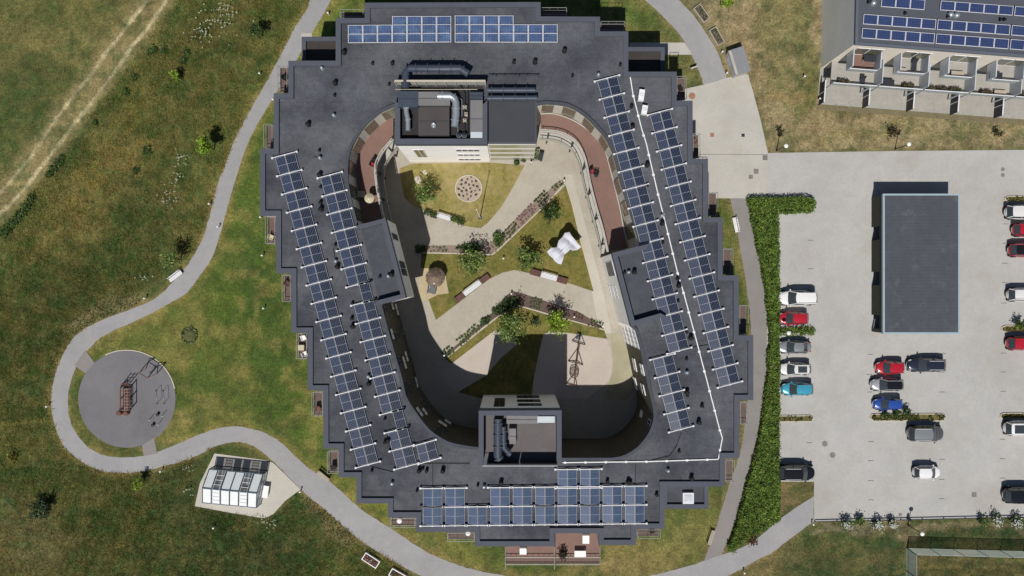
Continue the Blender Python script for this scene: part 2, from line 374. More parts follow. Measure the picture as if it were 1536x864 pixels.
def blend(mask, c):
    mask = np.clip(mask, 0, 1)[..., None]; tint[:] = tint * (1 - mask) + np.array(A(*c)) * mask
def blob(px, py, rx, ry, c, st=1.0, rot=0, soft=.6):
    dx = wpx - px; dy = wpy - py; t = R(rot); a = (dx * math.cos(t) + dy * math.sin(t)) / rx; b = (-dx * math.sin(t) + dy * math.cos(t)) / ry
    d = np.sqrt(a * a + b * b); blend(st * np.clip((1 + soft / 2 - d) / soft, 0, 1), c)
def poly_blend(pts, c, st=1.0, soft=6):
    P = [(q[0], q[1]) for q in pts]; ins = in_poly(wpx * .35 + PXX * .65, wpy * .35 + PYY * .65, P)
    d = dist_line(PXX, PYY, P + [P[0]]); blend(st * np.where(ins, np.clip(.5 + d / soft / 2, 0, 1), np.clip(.5 - d / soft / 2, 0, 1)), c)
# west fields
poly_blend([(-500,-400),(250,-400),(235,0),(0,290),(-500,700)], (98,92,56), 1, 30)
blob(60, 190, 130, 95, (60,72,36), .9, -10); blob(120, 60, 120, 40, (112,104,66), .6); blob(60, 20, 90, 30, (92,92,52), .7)
blob(230, 200, 60, 260, (104,94,54), .75, 38); blob(240, 140, 60, 90, (92,88,48), .6, 30); blob(150, 290, 90, 60, (108,98,58), .8, -35); blob(210, 250, 60, 60, (106,94,58), .6)
blob(90, 370, 100, 45, (92,86,48), .7, -30); blob(200, 350, 50, 120, (54,68,34), .85, 35); blob(300, 120, 70, 110, (74,76,42), .7, 20)
blob(120, 420, 140, 40, (60,66,34), .7, -10); blob(60, 480, 150, 55, (62,66,34), .8, -15); blob(260, 330, 50, 60, (80,78,46), .6)
blob(50, 560, 90, 60, (56,62,32), .7); blob(30, 640, 120, 25, (84,82,46), .5)
blob(120, 760, 150, 110, (60,64,34), .8); blob(320, 830, 130, 90, (48,58,32), .85); blob(20, 830, 60, 90, (98,90,62), .7, 20); blob(200, 740, 120, 60, (72,74,38), .5, 20)
blob(190, 830, 80, 60, (76,76,42), .5); blob(450, 800, 60, 70, (54,64,34), .8, 40); blob(350, 790, 120, 20, (46,56,30), .6, 10); blob(560, 850, 50, 30, (66,70,38), .6)
blob(340, 660, 60, 22, (60,66,36), .6, 20); blob(270, 720, 40, 60, (54,62,34), .7)
# mown lawn between the path and the houses
lawn_w = [(500,-20),(470,46),(430,110),(395,170),(371,217),(350,280),(332,345),(319,384),(279,440),(213,477),(150,507),(122,537),(112,560),(270,670),(326,643),(380,644),(423,665),(498,725),(586,792),(690,848),(800,868),(950,866),(1056,841),(1092,730),(1128,560),(1114,397),(1096,300),(1000,60),(967,0),(940,-20)]
poly_blend(lawn_w, (76,88,36), 1, 8)
poly_blend([(103,545),(120,545),(122,580),(116,605),(122,640),(142,664),(165,678),(212,672),(215,686),(183,690),(140,680),(110,650),(100,612)], (62,74,34), .9, 4)  # dark green grass, with its strip of shade also painted into the tint
for pl in ([(97,492),(120,470),(160,450),(205,440),(216,446),(212,455),(165,474),(128,491),(108,503)], [(452,748),(462,746),(500,775),(530,800),(532,812),(522,819),(490,795)]): poly_blend(pl, (122,114,84), .9, 5)
blob(390, 300, 26, 130, (76,90,38), .7, 12); blob(395, 480, 45, 130, (58,76,30), .8, -12); blob(320, 570, 90, 60, (74,82,38), .6, 10); blob(230, 500, 90, 28, (104,100,54), .75, -12)
blob(300, 520, 60, 40, (92,94,46), .6); blob(350, 600, 24, 90, (96,96,48), .45, 10); blob(420, 610, 60, 50, (60,76,30), .6); blob(450, 690, 70, 26, (74,82,38), .6, 40)
blob(255, 640, 60, 14, (132,116,72), .7, -25); blob(560, 760, 110, 20, (108,106,52), .6, 33); blob(660, 820, 90, 22, (112,110,54), .7, 18)
blob(960, 840, 110, 30, (124,112,66), .8); blob(1030, 800, 50, 40, (104,106,54), .7); blob(900, 850, 60, 14, (140,120,76), .5); blob(1060, 740, 20, 50, (100,102,50), .7)
blob(980, 30, 50, 70, (88,100,46), .8, -30); blob(1000, 70, 40, 26, (112,108,58), .5); blob(485, 30, 30, 60, (92,104,46), .8, 25); blob(1025, 120, 18, 20, (118,112,66), .7)
blob(1090, 360, 14, 110, (96,100,48), .8, -8)
# dry grass north-east and south-east
poly_blend([(1018,-400),(1018,0),(1058,50),(1090,117),(1122,111),(1152,230),(1344,227),(2600,220),(2600,-400)], (148,134,98), 1, 10)
blob(1160, 40, 26, 90, (120,114,70), .7, 5); blob(1200, 130, 50, 30, (124,118,74), .7); blob(1400, 165, 200, 12, (136,124,80), .7, 2); blob(1330, 150, 240, 8, (146,124,84), .6, 2)
blob(1300, 205, 260, 10, (130,120,78), .6, -2); blob(1170, 215, 40, 12, (150,134,98), .6); blob(1200, 60, 14, 120, (96,100,50), .6, 3); blob(1120, 60, 18, 80, (146,128,94), .6, -18); blob(1260, 180, 60, 12, (150,130,92), .5)
poly_blend([(1020,900),(1136,842),(1222,780),(1380,778),(2600,765),(2600,1600),(1000,1600)], (76,84,44), 1, 10)
blob(1260, 820, 90, 20, (94,90,52), .7); blob(1230, 850, 50, 20, (58,66,36), .6); blob(1450, 790, 160, 7, (128,114,88), .8); blob(1300, 783, 90, 6, (132,120,96), .8); blob(1470, 806, 170, 13, (50,64,34), .9)
blob(1330, 845, 30, 40, (52,62,34), .7); blob(1150, 855, 40, 18, (128,112,72), .7, -25); poly_blend([(1167,723),(1221,723),(1221,742),(1167,781)], (112,98,64), 1, 6); blob(1205, 742, 22, 10, (70,80,36), .8, -25)
poly_blend([(1362,823),(1600,829),(1600,960),(1362,960)], (74,72,38), 1, 4); blob(1450, 842, 130, 3, (104,98,54), .6, 1); blob(1480, 853, 120, 3, (50,58,30), .6, 1); blob(1420, 862, 90, 3, (98,92,52), .5, 1)
for k in range(4): blend(np.clip(1.2 - np.abs(PYY - 829 - k * 11 - (n3 - .5) * 6) / 2.2, 0, 1) * np.clip((PXX - 1372) / 15, 0, 1) * (n2 > .45) * .6, (120,112,66))
# worn dry margins along the path
wo_ = [(q[0], q[1]) for q in west_out]; wi_ = [(q[0], q[1]) for q in west_in]
d_in = dist_line(PXX, PYY, wi_); d_out = dist_line(PXX, PYY, wo_)
blend(np.clip(1 - d_in / (5 + 16 * n2), 0, 1) * .7, (132,116,70)); blend(np.clip(1 - d_out / (4 + 9 * n1), 0, 1) * .75, (126,110,72))
blend(np.clip(1 - dist_line(PXX, PYY, [(0,637),(40,633),(80,628)]) / 4, 0, 1) * .6, (120,112,66))
for l in (se_low[4:], e_l, e_r, n_l, n_r): blend(np.clip(1 - dist_line(PXX, PYY, [(q[0], q[1]) for q in l]) / (3 + 8 * n2), 0, 1) * .6, (140,124,82))
# farm track: two wheel ruts
rutA = [(222,0),(190,40),(160,78),(141,105),(118,134),(98,160),(76,190),(56,222),(40,243),(0,290),(-60,355)]; rutB = [(250,0),(222,42),(196,72),(176,103),(150,137),(128,165),(104,195),(88,218),(60,252),(36,285),(0,322),(-60,385)]
rutA = [(260,-50)] + rutA; rutB = [(286,-50)] + rutB
trk = np.minimum(dist_line(PXX, PYY, rutA), dist_line(PXX, PYY, rutB)); mid = dist_line(PXX, PYY, [((a[0] + b[0]) / 2, (a[1] + b[1]) / 2) for a, b in zip(rutA, rutB)])
blend(np.clip(1 - (mid - 17) / (8 + 16 * n2), 0, 1) * .9, (130,116,84)); blend(np.clip(1.5 - trk / (1.2 + 2.6 * n3), 0, 1) * np.clip(.55 + 1.0 * (n2 - .2), .4, 1), (178,162,134))
# general mottling
dryp = np.clip((n2 - .52) * 4, 0, 1) * np.where(PXX < 600, .16, .3); blend(dryp * np.clip(1 - 0 * X, 0, 1), (116,104,66)); n4 = fbm(X, Y, .55, 130, 3); inl = in_poly(PXX, PYY, lawn_w); blend(inl * np.clip((n4 - .52) * 6, 0, 1) * .45, (124,112,66)); blend(inl * np.clip((.47 - n4) * 6, 0, 1) * .45, (60,78,32)); blend(~inl * np.clip((n4 - .55) * 6, 0, 1) * np.where(PXX < 600, .3, .3), (110,100,62)); blend(~inl * np.clip((.45 - n4) * 6, 0, 1) * .45, (46,66,30)); n5 = fbm(X, Y, 1.4, 150, 2); blend(~inl * np.clip((n5 - .58) * 7, 0, 1) * .28, (106,94,60)); blend(~inl * np.clip((.4 - n5) * 7, 0, 1) * .4, (50,78,38)); blend(np.clip((.46 - n3) * 5, 0, 1) * .28, (48,56,28))
tint *= (.86 + .28 * n3)[..., None] * (.9 + .2 * n1)[..., None]
ny, nx = X.shape; idx = np.arange(nx * ny).reshape(ny, nx)
me = bpy.data.meshes.new('ground')
quads = np.stack([idx[:-1, :-1], idx[:-1, 1:], idx[1:, 1:], idx[1:, :-1]], -1).reshape(-1, 4)
me.vertices.add(nx * ny); me.vertices.foreach_set('co', np.stack([X, Y, 0 * X], -1).ravel())
me.loops.add(quads.size); me.loops.foreach_set('vertex_index', quads.ravel().astype(np.int32))
me.polygons.add(len(quads)); me.polygons.foreach_set('loop_start', np.arange(0, quads.size, 4, dtype=np.int32)); me.update(calc_edges=True)
tint *= np.where((PXX < 600)[..., None], np.array([1.2, 1.25, 1.12]), np.array([1.06, 1.07, 1.12])); at = me.color_attributes.new('tint', 'FLOAT_COLOR', 'POINT'); at.data.foreach_set('color', np.concatenate([tint, np.ones(X.shape + (1,))], -1).ravel())
me.materials.append(m_ground); go = bpy.data.objects.new('ground', me); COL.objects.link(go); tag(go, kind='structure')
def tint_at(x, y):
    i = np.clip(np.searchsorted(gx, x), 0, nx - 1); j = np.clip(np.searchsorted(gy, y), 0, ny - 1); return tint[j, i]

ground_sheet('path_west', ragged(p_west, .03), m_asph); ground_sheet('path_south', ragged(p_se, .03), m_asph); ground_sheet('path_east', ragged(p_east, .03), m_asph2); ground_sheet('path_north', ragged(p_ne, .03), m_asph)
ground_sheet('pavement', p_apron, m_conc); ground_sheet('parking_lot', p_park, m_park)
ground_sheet('entrance_slab', PX([(1002,64),(1027,64),(1038,82),(944,83),(944,64)]), m_conc)
ground_sheet('entrance_slab_north', PX([(452,50),(468,50),(468,58),(452,58)]), m_conc)
# playground disc
pc = G(190.5, 598.5); pr = 73 * S
ground_sheet('playground_surface', [(pc.x + pr * math.cos(t), pc.y + pr * math.sin(t)) for t in np.linspace(0, 2 * math.pi, 72, endpoint=False)], m_play)
ground_sheet('playground_link_path', PX([(128,525),(142,544),(128,560),(112,548)]), m_asph2); ground_sheet('playground_exit_path', PX([(213,668),(232,656),(232,661),(236,680),(216,684)]), m_asph2)
kb = MB()
for a0, a1 in ((12, 118),):
    ts = np.radians(np.arange(a0, a1 + 1, 4))
    for t0, t1 in zip(ts[:-1], ts[1:]):
        q = [(pc.x + r_ * math.cos(t), pc.y + r_ * math.sin(t)) for r_, t in ((pr - .02, t0), (pr + .1, t0), (pr + .1, t1), (pr - .02, t1))]; kb.prism(q, 0, .09)
struct('playground_kerb', kb, m_kerb)
# greenhouse terrace, manhole squares of darker asphalt
ground_sheet('greenhouse_terrace', PX([(322,680),(398,690),(410,694),(451,734),(428,751),(410,771),(397,777.5),(340,768),(292.5,759),(300,725)]), mat('terrace_boards', A(190, 186, 176), .85, .05, .6, 6, .05, seams=[(1, .3, .025, .9)]))
# parking bay marks: dark setts
bm = MB()
for x, y in [(1216,360.5),(1216,403),(1214,664),(1305,531.6),(1304,561.5),(1304.5,588),(1414.6,530),(1413,558),(1413,588),(1506,454.7),(1505,529.7),(1505,558),(1505,587),(1508.6,336),(1508,365),(1507,395),(1507,424),(1306.6,662.4),(1306,691),(1306,721),(1306,749.7),(1413,689),(1412.5,719),(1412.5,748),(1503.7,659),(1503.5,688),(1503.5,717)]:
    p = G(x, y); bm.box((p.x, p.y, .045), (.7, .07, .012))
ZS[0] += .02
struct('parking_lot_bay_marking', bm, m_mark)
dj = MB()
a, b = G(1041, 231.5), G(1152, 232); dj.bar((a.x, a.y, .045), (b.x, b.y, .045), .05, .012); a = G(1144, 232); dj.box((a.x + .3, a.y - .4, .046), (.62, .62, .01))
struct('pavement_joint', dj, m_mark)
# ------------------------------------------------------------------ main building
ZR = 12.0                                     # coping height of the ring
outer_px = [(547,4),(811,3),(811,24.5),(900,25),(900,47),(942.5,47),(942.5,107.5),(1015,107.5),(1015,151),(1039,151),(1039,238),(1062,238),(1062,326),(1084,326),(1084,413),(1108,413),(1108,503),(1130,503),(1130,600),(1109,600),(1109,687),(1087,687),(1087,730),(997,730),(997,793),(954,793),(954,817.5),(898,817.5),(898,800),(832,800),(832,819.5),(712,819.5),(712,798),(624,798),(624,776),(582,776),(582,755),(534.5,755),(534.5,716),(508,716),(508,673),(485,673),(485,585.5),(461.5,585.5),(461.5,499),(437,499),(437,410),(414,410),(414,323.5),(390,323.5),(390,223),(410.5,223),(410.5,140),(432.5,140),(432.5,91),(503.5,91),(503.5,27),(547,27)]
outer = [Vector(p[:2]) for p in PX(outer_px, ZR)]
ringE1 = smooth_line(PX([(805,158),(820,155.5),(850,159),(868,167.5),(884,180),(896,193),(905,203),(912,214),(920,232),(926,254),(931,275),(939,301),(949,332),(959,365)], ZR), 2)
towE = PX([(959.7,368.6),(918,379.6),(946.7,490)], 12.7)
ringE2 = smooth_line(PX([(953,496),(959.7,521),(966,550),(972.7,583),(978.5,607),(980.5,622),(979,634),(976,643),(970,654.6),(957,670),(939,682),(920.6,686.7),(900,687)], ZR), 2)
penS = PX([(842.5,687)], ZR) + PX([(842.5,615.5),(718,616)], 13.5) + PX([(718,671)], ZR)
penS[0].x = penS[1].x; penS[3].x = penS[2].x
ringW2 = smooth_line(PX([(708,670),(690,667),(672,662.4),(654,652),(643,643),(632.6,630.5),(619.6,612),(609,594),(604,570.6),(593.5,534),(583,497.7),(573,460)], ZR), 2)
towW = PX([(572,456.5),(609,446.5),(578,327),(536,338)], 12.7)
ringW1 = smooth_line(PX([(536,335),(531,314),(526,293),(522,267),(522.5,241),(526,225),(534,208),(549,187),(561,176.5),(573,167),(590,160)], ZR), 2)
penN = PX([(592,160),(592,216),(731,216)], 12.8) + PX([(732,215),(805,215)], ZR)
hole = [Vector(p[:2]) for p in ringE1 + towE + ringE2 + penS + ringW2 + towW + ringW1 + penN]

bld = thing('apartment_building', 'four storey ring shaped apartment building with dark felt roof around an open courtyard', 'apartment building', G(768, 700))
TOPF = ZR - .28                               # felt level behind the parapet
inner_c = offset_poly(outer, -.58); hole_c = offset_poly(hole, .34)
MB().sheet(inner_c, TOPF, [hole_c]).build('roof', m_roof, bld)
def ringstrip(a, b, z, up=True):
    mb = MB(); n = len(a)
    for (p, q, z0, z1) in ((a, b, z, z),):
        vs = [(*v[:2], z) for v in a] + [(*v[:2], z) for v in b]
        mb.add(vs, [(i, (i + 1) % n, n + (i + 1) % n, n + i) for i in range(n)])
    return mb
def parapet(name, ol, il, zt, zo, zi, m):
    n = len(ol); mb = MB()
    vs = [(*v[:2], zt) for v in ol] + [(*v[:2], zt) for v in il] + [(*v[:2], zo) for v in ol] + [(*v[:2], zi) for v in il]
    fs = []
    for i in range(n):
        j = (i + 1) % n; fs += [(i, j, n + j, n + i), (2 * n + i, 2 * n + j, j, i), (n + i, n + j, 3 * n + j, 3 * n + i)]
    mb.add(vs, fs); return mb.build(name, m, bld)
parapet('parapet', outer, inner_c, ZR, ZR - .4, TOPF - .03, m_coping)
parapet('parapet', hole, hole_c, ZR - .06, ZR - .4, TOPF - .03, m_roofb)
ow = offset_poly(outer, -.07)
MB().prism(ow, 0, ZR - .38, top=False).build('wall', m_render, bld)
# courtyard facade: follows the opening; the west stair tower is carried over an open ground floor
hw = offset_poly(hole, .05); nE1, nE2 = len(ringE1), len(ringE2); iW = nE1 + 3 + nE2 + 4; iT = iW + len(ringW2)
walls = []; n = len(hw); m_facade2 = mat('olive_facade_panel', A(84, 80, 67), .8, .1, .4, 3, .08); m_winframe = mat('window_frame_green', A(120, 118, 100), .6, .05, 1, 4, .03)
for i in range(n):
    j = (i + 1) % n; white = (i >= n - 5) or (iT <= i < iT + 3) or (nE1 <= i < nE1 + 3) or (nE1 + 2 + nE2 < i < nE1 + 3 + nE2 + 3)
    z0 = 4.6 if iT <= i < iT + 3 else 0
    kind = 'block_wall' if i >= n - 5 else 'stair_tower_wall' if white else 'courtyard_wall'
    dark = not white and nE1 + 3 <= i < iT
    if not walls or walls[-1][0] != kind: walls.append((kind, MB(), dark))
    walls[-1][1].add([(*hw[i], z0), (*hw[j], z0), (*hw[j], ZR - .38), (*hw[i], ZR - .38)], [(0, 1, 2, 3)])
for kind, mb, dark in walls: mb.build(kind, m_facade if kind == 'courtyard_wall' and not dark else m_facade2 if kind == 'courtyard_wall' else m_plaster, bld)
a, b = hw[iT], hw[iT + 3]
MB().add([(a.x, a.y, 0), (b.x, b.y, 0), (b.x, b.y, 4.6), (a.x, a.y, 4.6)], [(0, 1, 2, 3)]).build('recessed_ground_wall', m_facade, bld)
MB().sheet([hw[iT], hw[iT + 1], hw[iT + 2], hw[iT + 3]], 4.6).build('tower_soffit', m_plaster, bld)

# raised blocks: parapets that stand above the main roof
def raised(poly, ztop, wid, name, m=m_coping, skip=(), mside=None):
    poly = [Vector(p[:2]) for p in poly]; inn = offset_poly(poly, -wid); n = len(poly); mb = MB()
    z0 = TOPF - .02
    for i in range(n):
        if i in skip: continue
        j = (i + 1) % n; a, b, c, d = poly[i], poly[j], inn[j], inn[i]
        mb.prism([a, b, c, d], z0, ztop)
    return mb.build(name, m, bld), inn
def W2(px, py, z): return Vector(G(px, py, z)[:2])
_, inE = raised([W2(918,379.6,12.7), W2(946.7,490,12.7), W2(1000,475,12.7), W2(975,365,12.7)], 12.7, .55, 'tower_parapet', skip=(2,))
_, inW = raised([W2(609,446.5,12.7), W2(578,327,12.7), W2(532,339,12.7), W2(561,459,12.7)], 12.7, .5, 'tower_parapet', skip=(2,))
MB().sheet(inE, TOPF + .012).build('tower_roof', m_roofb, bld); MB().sheet(inW, TOPF + .012).build('tower_roof', m_roofb, bld)
SPz = 13.5
_, inS = raised([W2(718,616,SPz), W2(718,699,SPz), W2(842.5,699,SPz), W2(842.5,615.5,SPz)], SPz, .55, 'plant_parapet', skip=(1,))
MB().sheet(inS, TOPF + .012).build('plant_roof', mat('plant_roof_felt', A(104, 100, 100), .9, .1, .4, 6, .1, seams=[(0, .5, .03, .93)]), bld)
sp0, sp1 = W2(724,697,SPz), W2(836,697,SPz)
mb = MB(); mb.box(((sp0.x + sp1.x) / 2 - 1.9, sp0.y, TOPF + .9), (3.6, .12, 1.7)); mb.box(((sp0.x + sp1.x) / 2 + 2.1, sp0.y, TOPF + .9), (4.1, .12, 1.7)); mb.build('plant_screen', m_dark, bld)
mb = MB()
for k in range(7): mb.bar((sp0.x + k * (sp1.x - sp0.x) / 6, sp0.y - .12, TOPF), (sp0.x + k * (sp1.x - sp0.x) / 6, sp0.y - .12, SPz + .1), .05)
mb.bar((sp0.x, sp0.y - .12, SPz + .1), (sp1.x, sp1.y - .12, SPz + .1), .05); mb.build('screen_rail', m_rail, bld)
_, inN = raised([W2(592,216,12.8), W2(592,150,12.8), W2(731,150,12.8), W2(731,216,12.8)], 12.8, .6, 'plant_parapet', skip=(1,))
MB().sheet([inN[0], W2(600,126,12.8), W2(724,126,12.8), inN[3]], TOPF + .013).build('plant_roof', mat('plant_roof_shaded', A(52, 50, 52), .9, .1, .4, 6, .1), bld)  # shade of the plant well put into the floor colour
MB().sheet([W2(733,214,ZR), W2(804,214,ZR), W2(804,150,ZR), W2(733,150,ZR)], TOPF + .3).build('block_roof', mat('block_roof_felt', A(70, 72, 78), .9, .06, .5, 6, .06, seams=[(1, .5, .03, .93)]), bld)
e0, e1 = W2(733,214,ZR), W2(804,150,ZR)
mb = MB()
for q in ([e0.x, e0.y, e1.x, e0.y], [e1.x, e0.y, e1.x, e1.y], [e0.x, e1.y, e1.x, e1.y]): mb.bar((q[0], q[1], TOPF + .15), (q[2], q[3], TOPF + .15), .12, .33)
mb.build('roof_edge', m_coping, bld)
# louvred screen north of the plant
zs = 13.6; s0, s1 = W2(592,121,zs), W2(728,121,zs); nb = 9; mb = MB()
mb.bar((s0.x, s0.y, TOPF + 1.0), (s1.x, s1.y, TOPF + 1.0), .08, 1.75); mb.build('louvre_screen', mat('louvre_grey', A(170, 172, 164), .7, .08, 1, 6, .06), bld)
mb = MB()
for k in range(nb + 1):
    x = s0.x + k * (s1.x - s0.x) / nb; mb.bar((x, s0.y - .12, TOPF), (x, s0.y - .12, zs + .05), .09)
mb.bar((s0.x, s0.y - .03, zs + .02), (s1.x, s1.y - .03, zs + .02), .2, .1); mb.bar((s0.x, s0.y - .9, zs - .3), (s1.x - .9, s1.y - .9, zs - .3), .05, .05); mb.build('screen_post', m_kerb, bld)
# lower annexes
def annex(pts, z, nm, gravel):
    P = [Vector(p[:2]) for p in PX(pts, z)]; I = offset_poly(P, -.5)
    o = MB(); o.prism(P, 0, z - .3, top=False); o.build('annex_wall', m_render, bld)
    nn = len(P); mb = MB()
    for i in range(nn): mb.prism([P[i], P[(i + 1) % nn], I[(i + 1) % nn], I[i]], z - .35, z)
    mb.build('annex_parapet', m_coping, bld); MB().sheet(I, z - .3).build('annex_roof', gravel, bld)
annex([(452.5,55),(512,55),(512,98),(452.5,98)], 7.6, 'annex', m_grav); annex([(930,70.5),(997,70.5),(997,118),(930,118)], 7.6, 'annex', m_grav); annex([(994,724),(1063,724),(1063,763),(994,763)], 10.6, 'annex', m_roofb)
p = G(1032, 747, 10.6); sk = MB(); sk.box((p.x, p.y, 10.55), (1.25, 1.25, .5)); sk = sk.build('skylight', m_rail, bld)
MB().box((p.x, p.y, 10.83), (1.0, 1.0, .08), taper=.5).build('dome', mat('skylight_dome', A(205, 212, 218), .1, .05, 1, 4, .04, spec=.6), sk)

# windows: frame > pane
def window(c, tang, wid, z0, z1, mullions=1, glass=m_glass, fm_=m_rail, parent=bld, depth=.06, fw_=.06):
    t = Vector((tang[0], tang[1], 0)).normalized(); nrm = Vector((t.y, -t.x, 0)); c = Vector((c[0], c[1], 0))
    if nrm.dot(Vector((0, -1.0, 0)) - c * 0) == 0: pass
    a, b = c - t * wid / 2, c + t * wid / 2; mb = MB(); U = Vector((0, 0, 1))
    for sgn in (1,):
        for z in (z0, z1): mb.bar(a + U * z, b + U * z, depth * 2, fw_)
        for k in range(mullions + 2):
            q = a + (b - a) * (k / (mullions + 1)); mb.bar(q + U * z0, q + U * z1, fw_, depth * 2)
    f = mb.build('window', fm_, parent)
    pm = MB(); pm.bar((a + b) / 2 + U * (z0 + .02) , (a + b) / 2 + U * (z1 - .02), depth * 1.3, wid - .06)
    pm = MB(); h = (z0 + z1) / 2; e = nrm * depth * .55
    pm.add([a + U * z0 - e, b + U * z0 - e, b + U * z1 - e, a + U * z1 - e, a + U * z0 + e, b + U * z0 + e, b + U * z1 + e, a + U * z1 + e], [(0, 1, 2, 3), (7, 6, 5, 4), (3, 2, 6, 7), (0, 4, 5, 1)])
    pm.build('pane', glass, f); return f
def along(pts, pitch, off=.9):
    d = off; out = []
    acc = 0
    for a, b in zip(pts[:-1], pts[1:]):
        a = Vector(a[:2]); b = Vector(b[:2]); l = (b - a).length
        while d <= acc + l:
            out.append((a + (b - a) * ((d - acc) / l), (b - a).normalized())); d += pitch
        acc += l
    return out
for pts in (ringE1, ringW1):
    for q, t in along(pts, 2.7, 1.2):
        for z0, z1 in ((4.0, 6.6), (7.75, 11.3)): window(q, t, 1.5, z0, z1, 1, m_glassg, m_winframe, depth=.07, fw_=.05)
m_whitepane = mat('white_pane', (.85, .84, .8), .8, .03, 1, 4, .03)  # plain white fill for some of the lower courtyard windows
for pts, dk in ((ringE2[:17], 0), (ringW2[4:], 1)):
    for k, (q, t) in enumerate(along(pts, 3.2, 1.0)):
        for j, z in enumerate((.7, 3.6, 6.5, 9.3)):
            if k < 1 and not dk: window(q, t, 2.4, z - .2, z + 2.2, 3, m_whitepane, m_rail, depth=.06)
            elif (k + j) % 2 == 0 or dk: window(q + t * (.5 * (j % 2)), t, .95 + .3 * ((k + j) % 3), z, z + 1.7, 1, m_whitepane if (k * 3 + j) % 5 in (0, 1) else m_glass, m_rail if not dk else m_winframe, depth=.06, fw_=.07)
def on_ns(px0, px1, py0, py1, Yw):           # opening on an east-west wall, from its place in the photo
    za, zb = H - Yw * F / (432 - py0), H - Yw * F / (432 - py1)
    xa = (px0 - 768) * S * (H - (za + zb) / 2) / H; xb = (px1 - 768) * S * (H - (za + zb) / 2) / H
    return (xa + xb) / 2, abs(xb - xa), min(za, zb), max(za, zb)
Yn = hw[n - 3].y
for (x0, x1, y0, y1, mu, gl) in ((623.5,638,224.1,235.5,1,m_glassg),(684,719,223.4,226.7,3,m_unit),(686.5,719.6,230.6,233.2,3,m_unit),(688,720.4,237.4,240,3,m_unit)):
    cx, wd, za, zb = on_ns(x0, x1, y0, y1, Yn); window((cx, Yn - .02), (1, 0), wd, za, zb, mu, gl, depth=.05)
iS = nE1 + 3 + nE2 + 1; Ysn = hw[iS].y
for (x0, x1, y0, y1, mu) in ((742,756.5,597.8,609.7,1),(775.7,808,593.6,596.8,3),(776.4,810,599.9,602.8,3),(777.5,812,605.8,608.6,3)):
    cx, wd, za, zb = on_ns(x0, x1, y0, y1, Ysn); window((cx, Ysn + .02), (1, 0), wd, max(.3, za), zb, mu, m_glass, m_dark, depth=.05)
EA, EB = hw[nE1 + 1], hw[nE1 + 2]; td = (EB - EA)
for t, wd, z0, z1, mu in ((.2, 1.7, 4.0, 10.5, 0), (.53, 1.5, 1.2, 2.0, 2), (.53, 1.5, 4.2, 5.0, 2), (.53, 1.5, 7.2, 8.0, 2)): window(EA + td * t, td, wd, z0, z1, mu, m_unit, depth=.05)
WA, WB = hw[iT + 1], hw[iT + 2]; td2 = WB - WA
for t, wd, z0, z1, mu in ((.38, 1.8, 6, 10.6, 1), (.8, .8, 6, 10.6, 0)): window(WA + td2 * t, td2, wd, z0, z1, mu, m_glass, depth=.05)
# glazed stair front beside the white block
g0, g1 = hw[n - 2], hw[n - 1]
for z0, z1 in ((.2, 2.7), (3.2, 5.7), (6.2, 8.6), (9.1, 11.4)): window(((g0.x + g1.x) / 2, g0.y - .05), (1, 0), g1.x - g0.x - .3, z0, z1, 4, mat('stair_glass', A(164, 160, 142), .12, .1, 1, 4, .06, spec=.6), mat('stair_frame', A(190, 190, 180), .5, .05, 1, 4, .03), depth=.1, fw_=.09)

# red-brown access decks on the first floor
DZ = 7.4
deckE_o = smooth_line(PX([(811,171),(832,171),(858,179.7),(879,193),(894.6,208),(907,225),(914,249),(922,280),(930,314),(936,345),(943,372)], DZ), 3); deckE_i = smooth_line(PX([(811,196.6),(834.7,199),(851,205),(866,217),(877.7,241),(884.5,275),(894.6,314),(903.7,345),(911,378)], DZ), 3)
deckW_o = smooth_line(PX([(590,170),(573,178),(553,198),(540,220),(534,245),(534,270),(538,300),(545,340)], DZ), 3); deckW_i = smooth_line(PX([(589.6,209.6),(580,221),(572.7,230.6),(564.5,249),(565,272),(570,301),(576,328),(578,336)], DZ), 3)
for o_, i_ in ((deckE_o, deckE_i), (deckW_o, deckW_i)):
    P = [Vector(p[:2]) for p in o_ + list(reversed(i_))]
    dk = MB().prism(P, DZ - .3, DZ).build('access_deck', m_deck, bld)
    mb = MB()
    for a, b in zip(i_[:-1], i_[1:]): mb.bar((a.x, a.y, DZ - .12), (b.x, b.y, DZ - .12), .16, .5)
    mb.build('deck_fascia', m_conc, dk); mb = MB()
    for a, b in zip(o_[:-1], o_[1:]): mb.bar((a.x, a.y, DZ + .02), (b.x, b.y, DZ + .02), .12, .06)
    mb.build('edge_strip', m_conc, dk)
    mb = MB()
    for q, t in along(i_, 1.5, .2): mb.bar((q.x, q.y, DZ), (q.x, q.y, DZ + 1.05), .05)
    for z in (DZ + .45, DZ + .75): 
        for a, b in zip(i_[:-1], i_[1:]): mb.bar((a.x, a.y, z), (b.x, b.y, z), .025)
    for a, b in zip(i_[:-1], i_[1:]): mb.bar((a.x, a.y, DZ + 1.06), (b.x, b.y, DZ + 1.06), .09, .05)
    mb.build('railing', mat('deck_rail', A(186, 184, 176), .5, .05, 1, 4, .03), dk)
    mb = MB()
    for q, t in along(i_, 3.2, 1.0): mb.bar((q.x, q.y, 0), (q.x, q.y, DZ - .4), .18)
    mb.build('column', m_dark, dk)
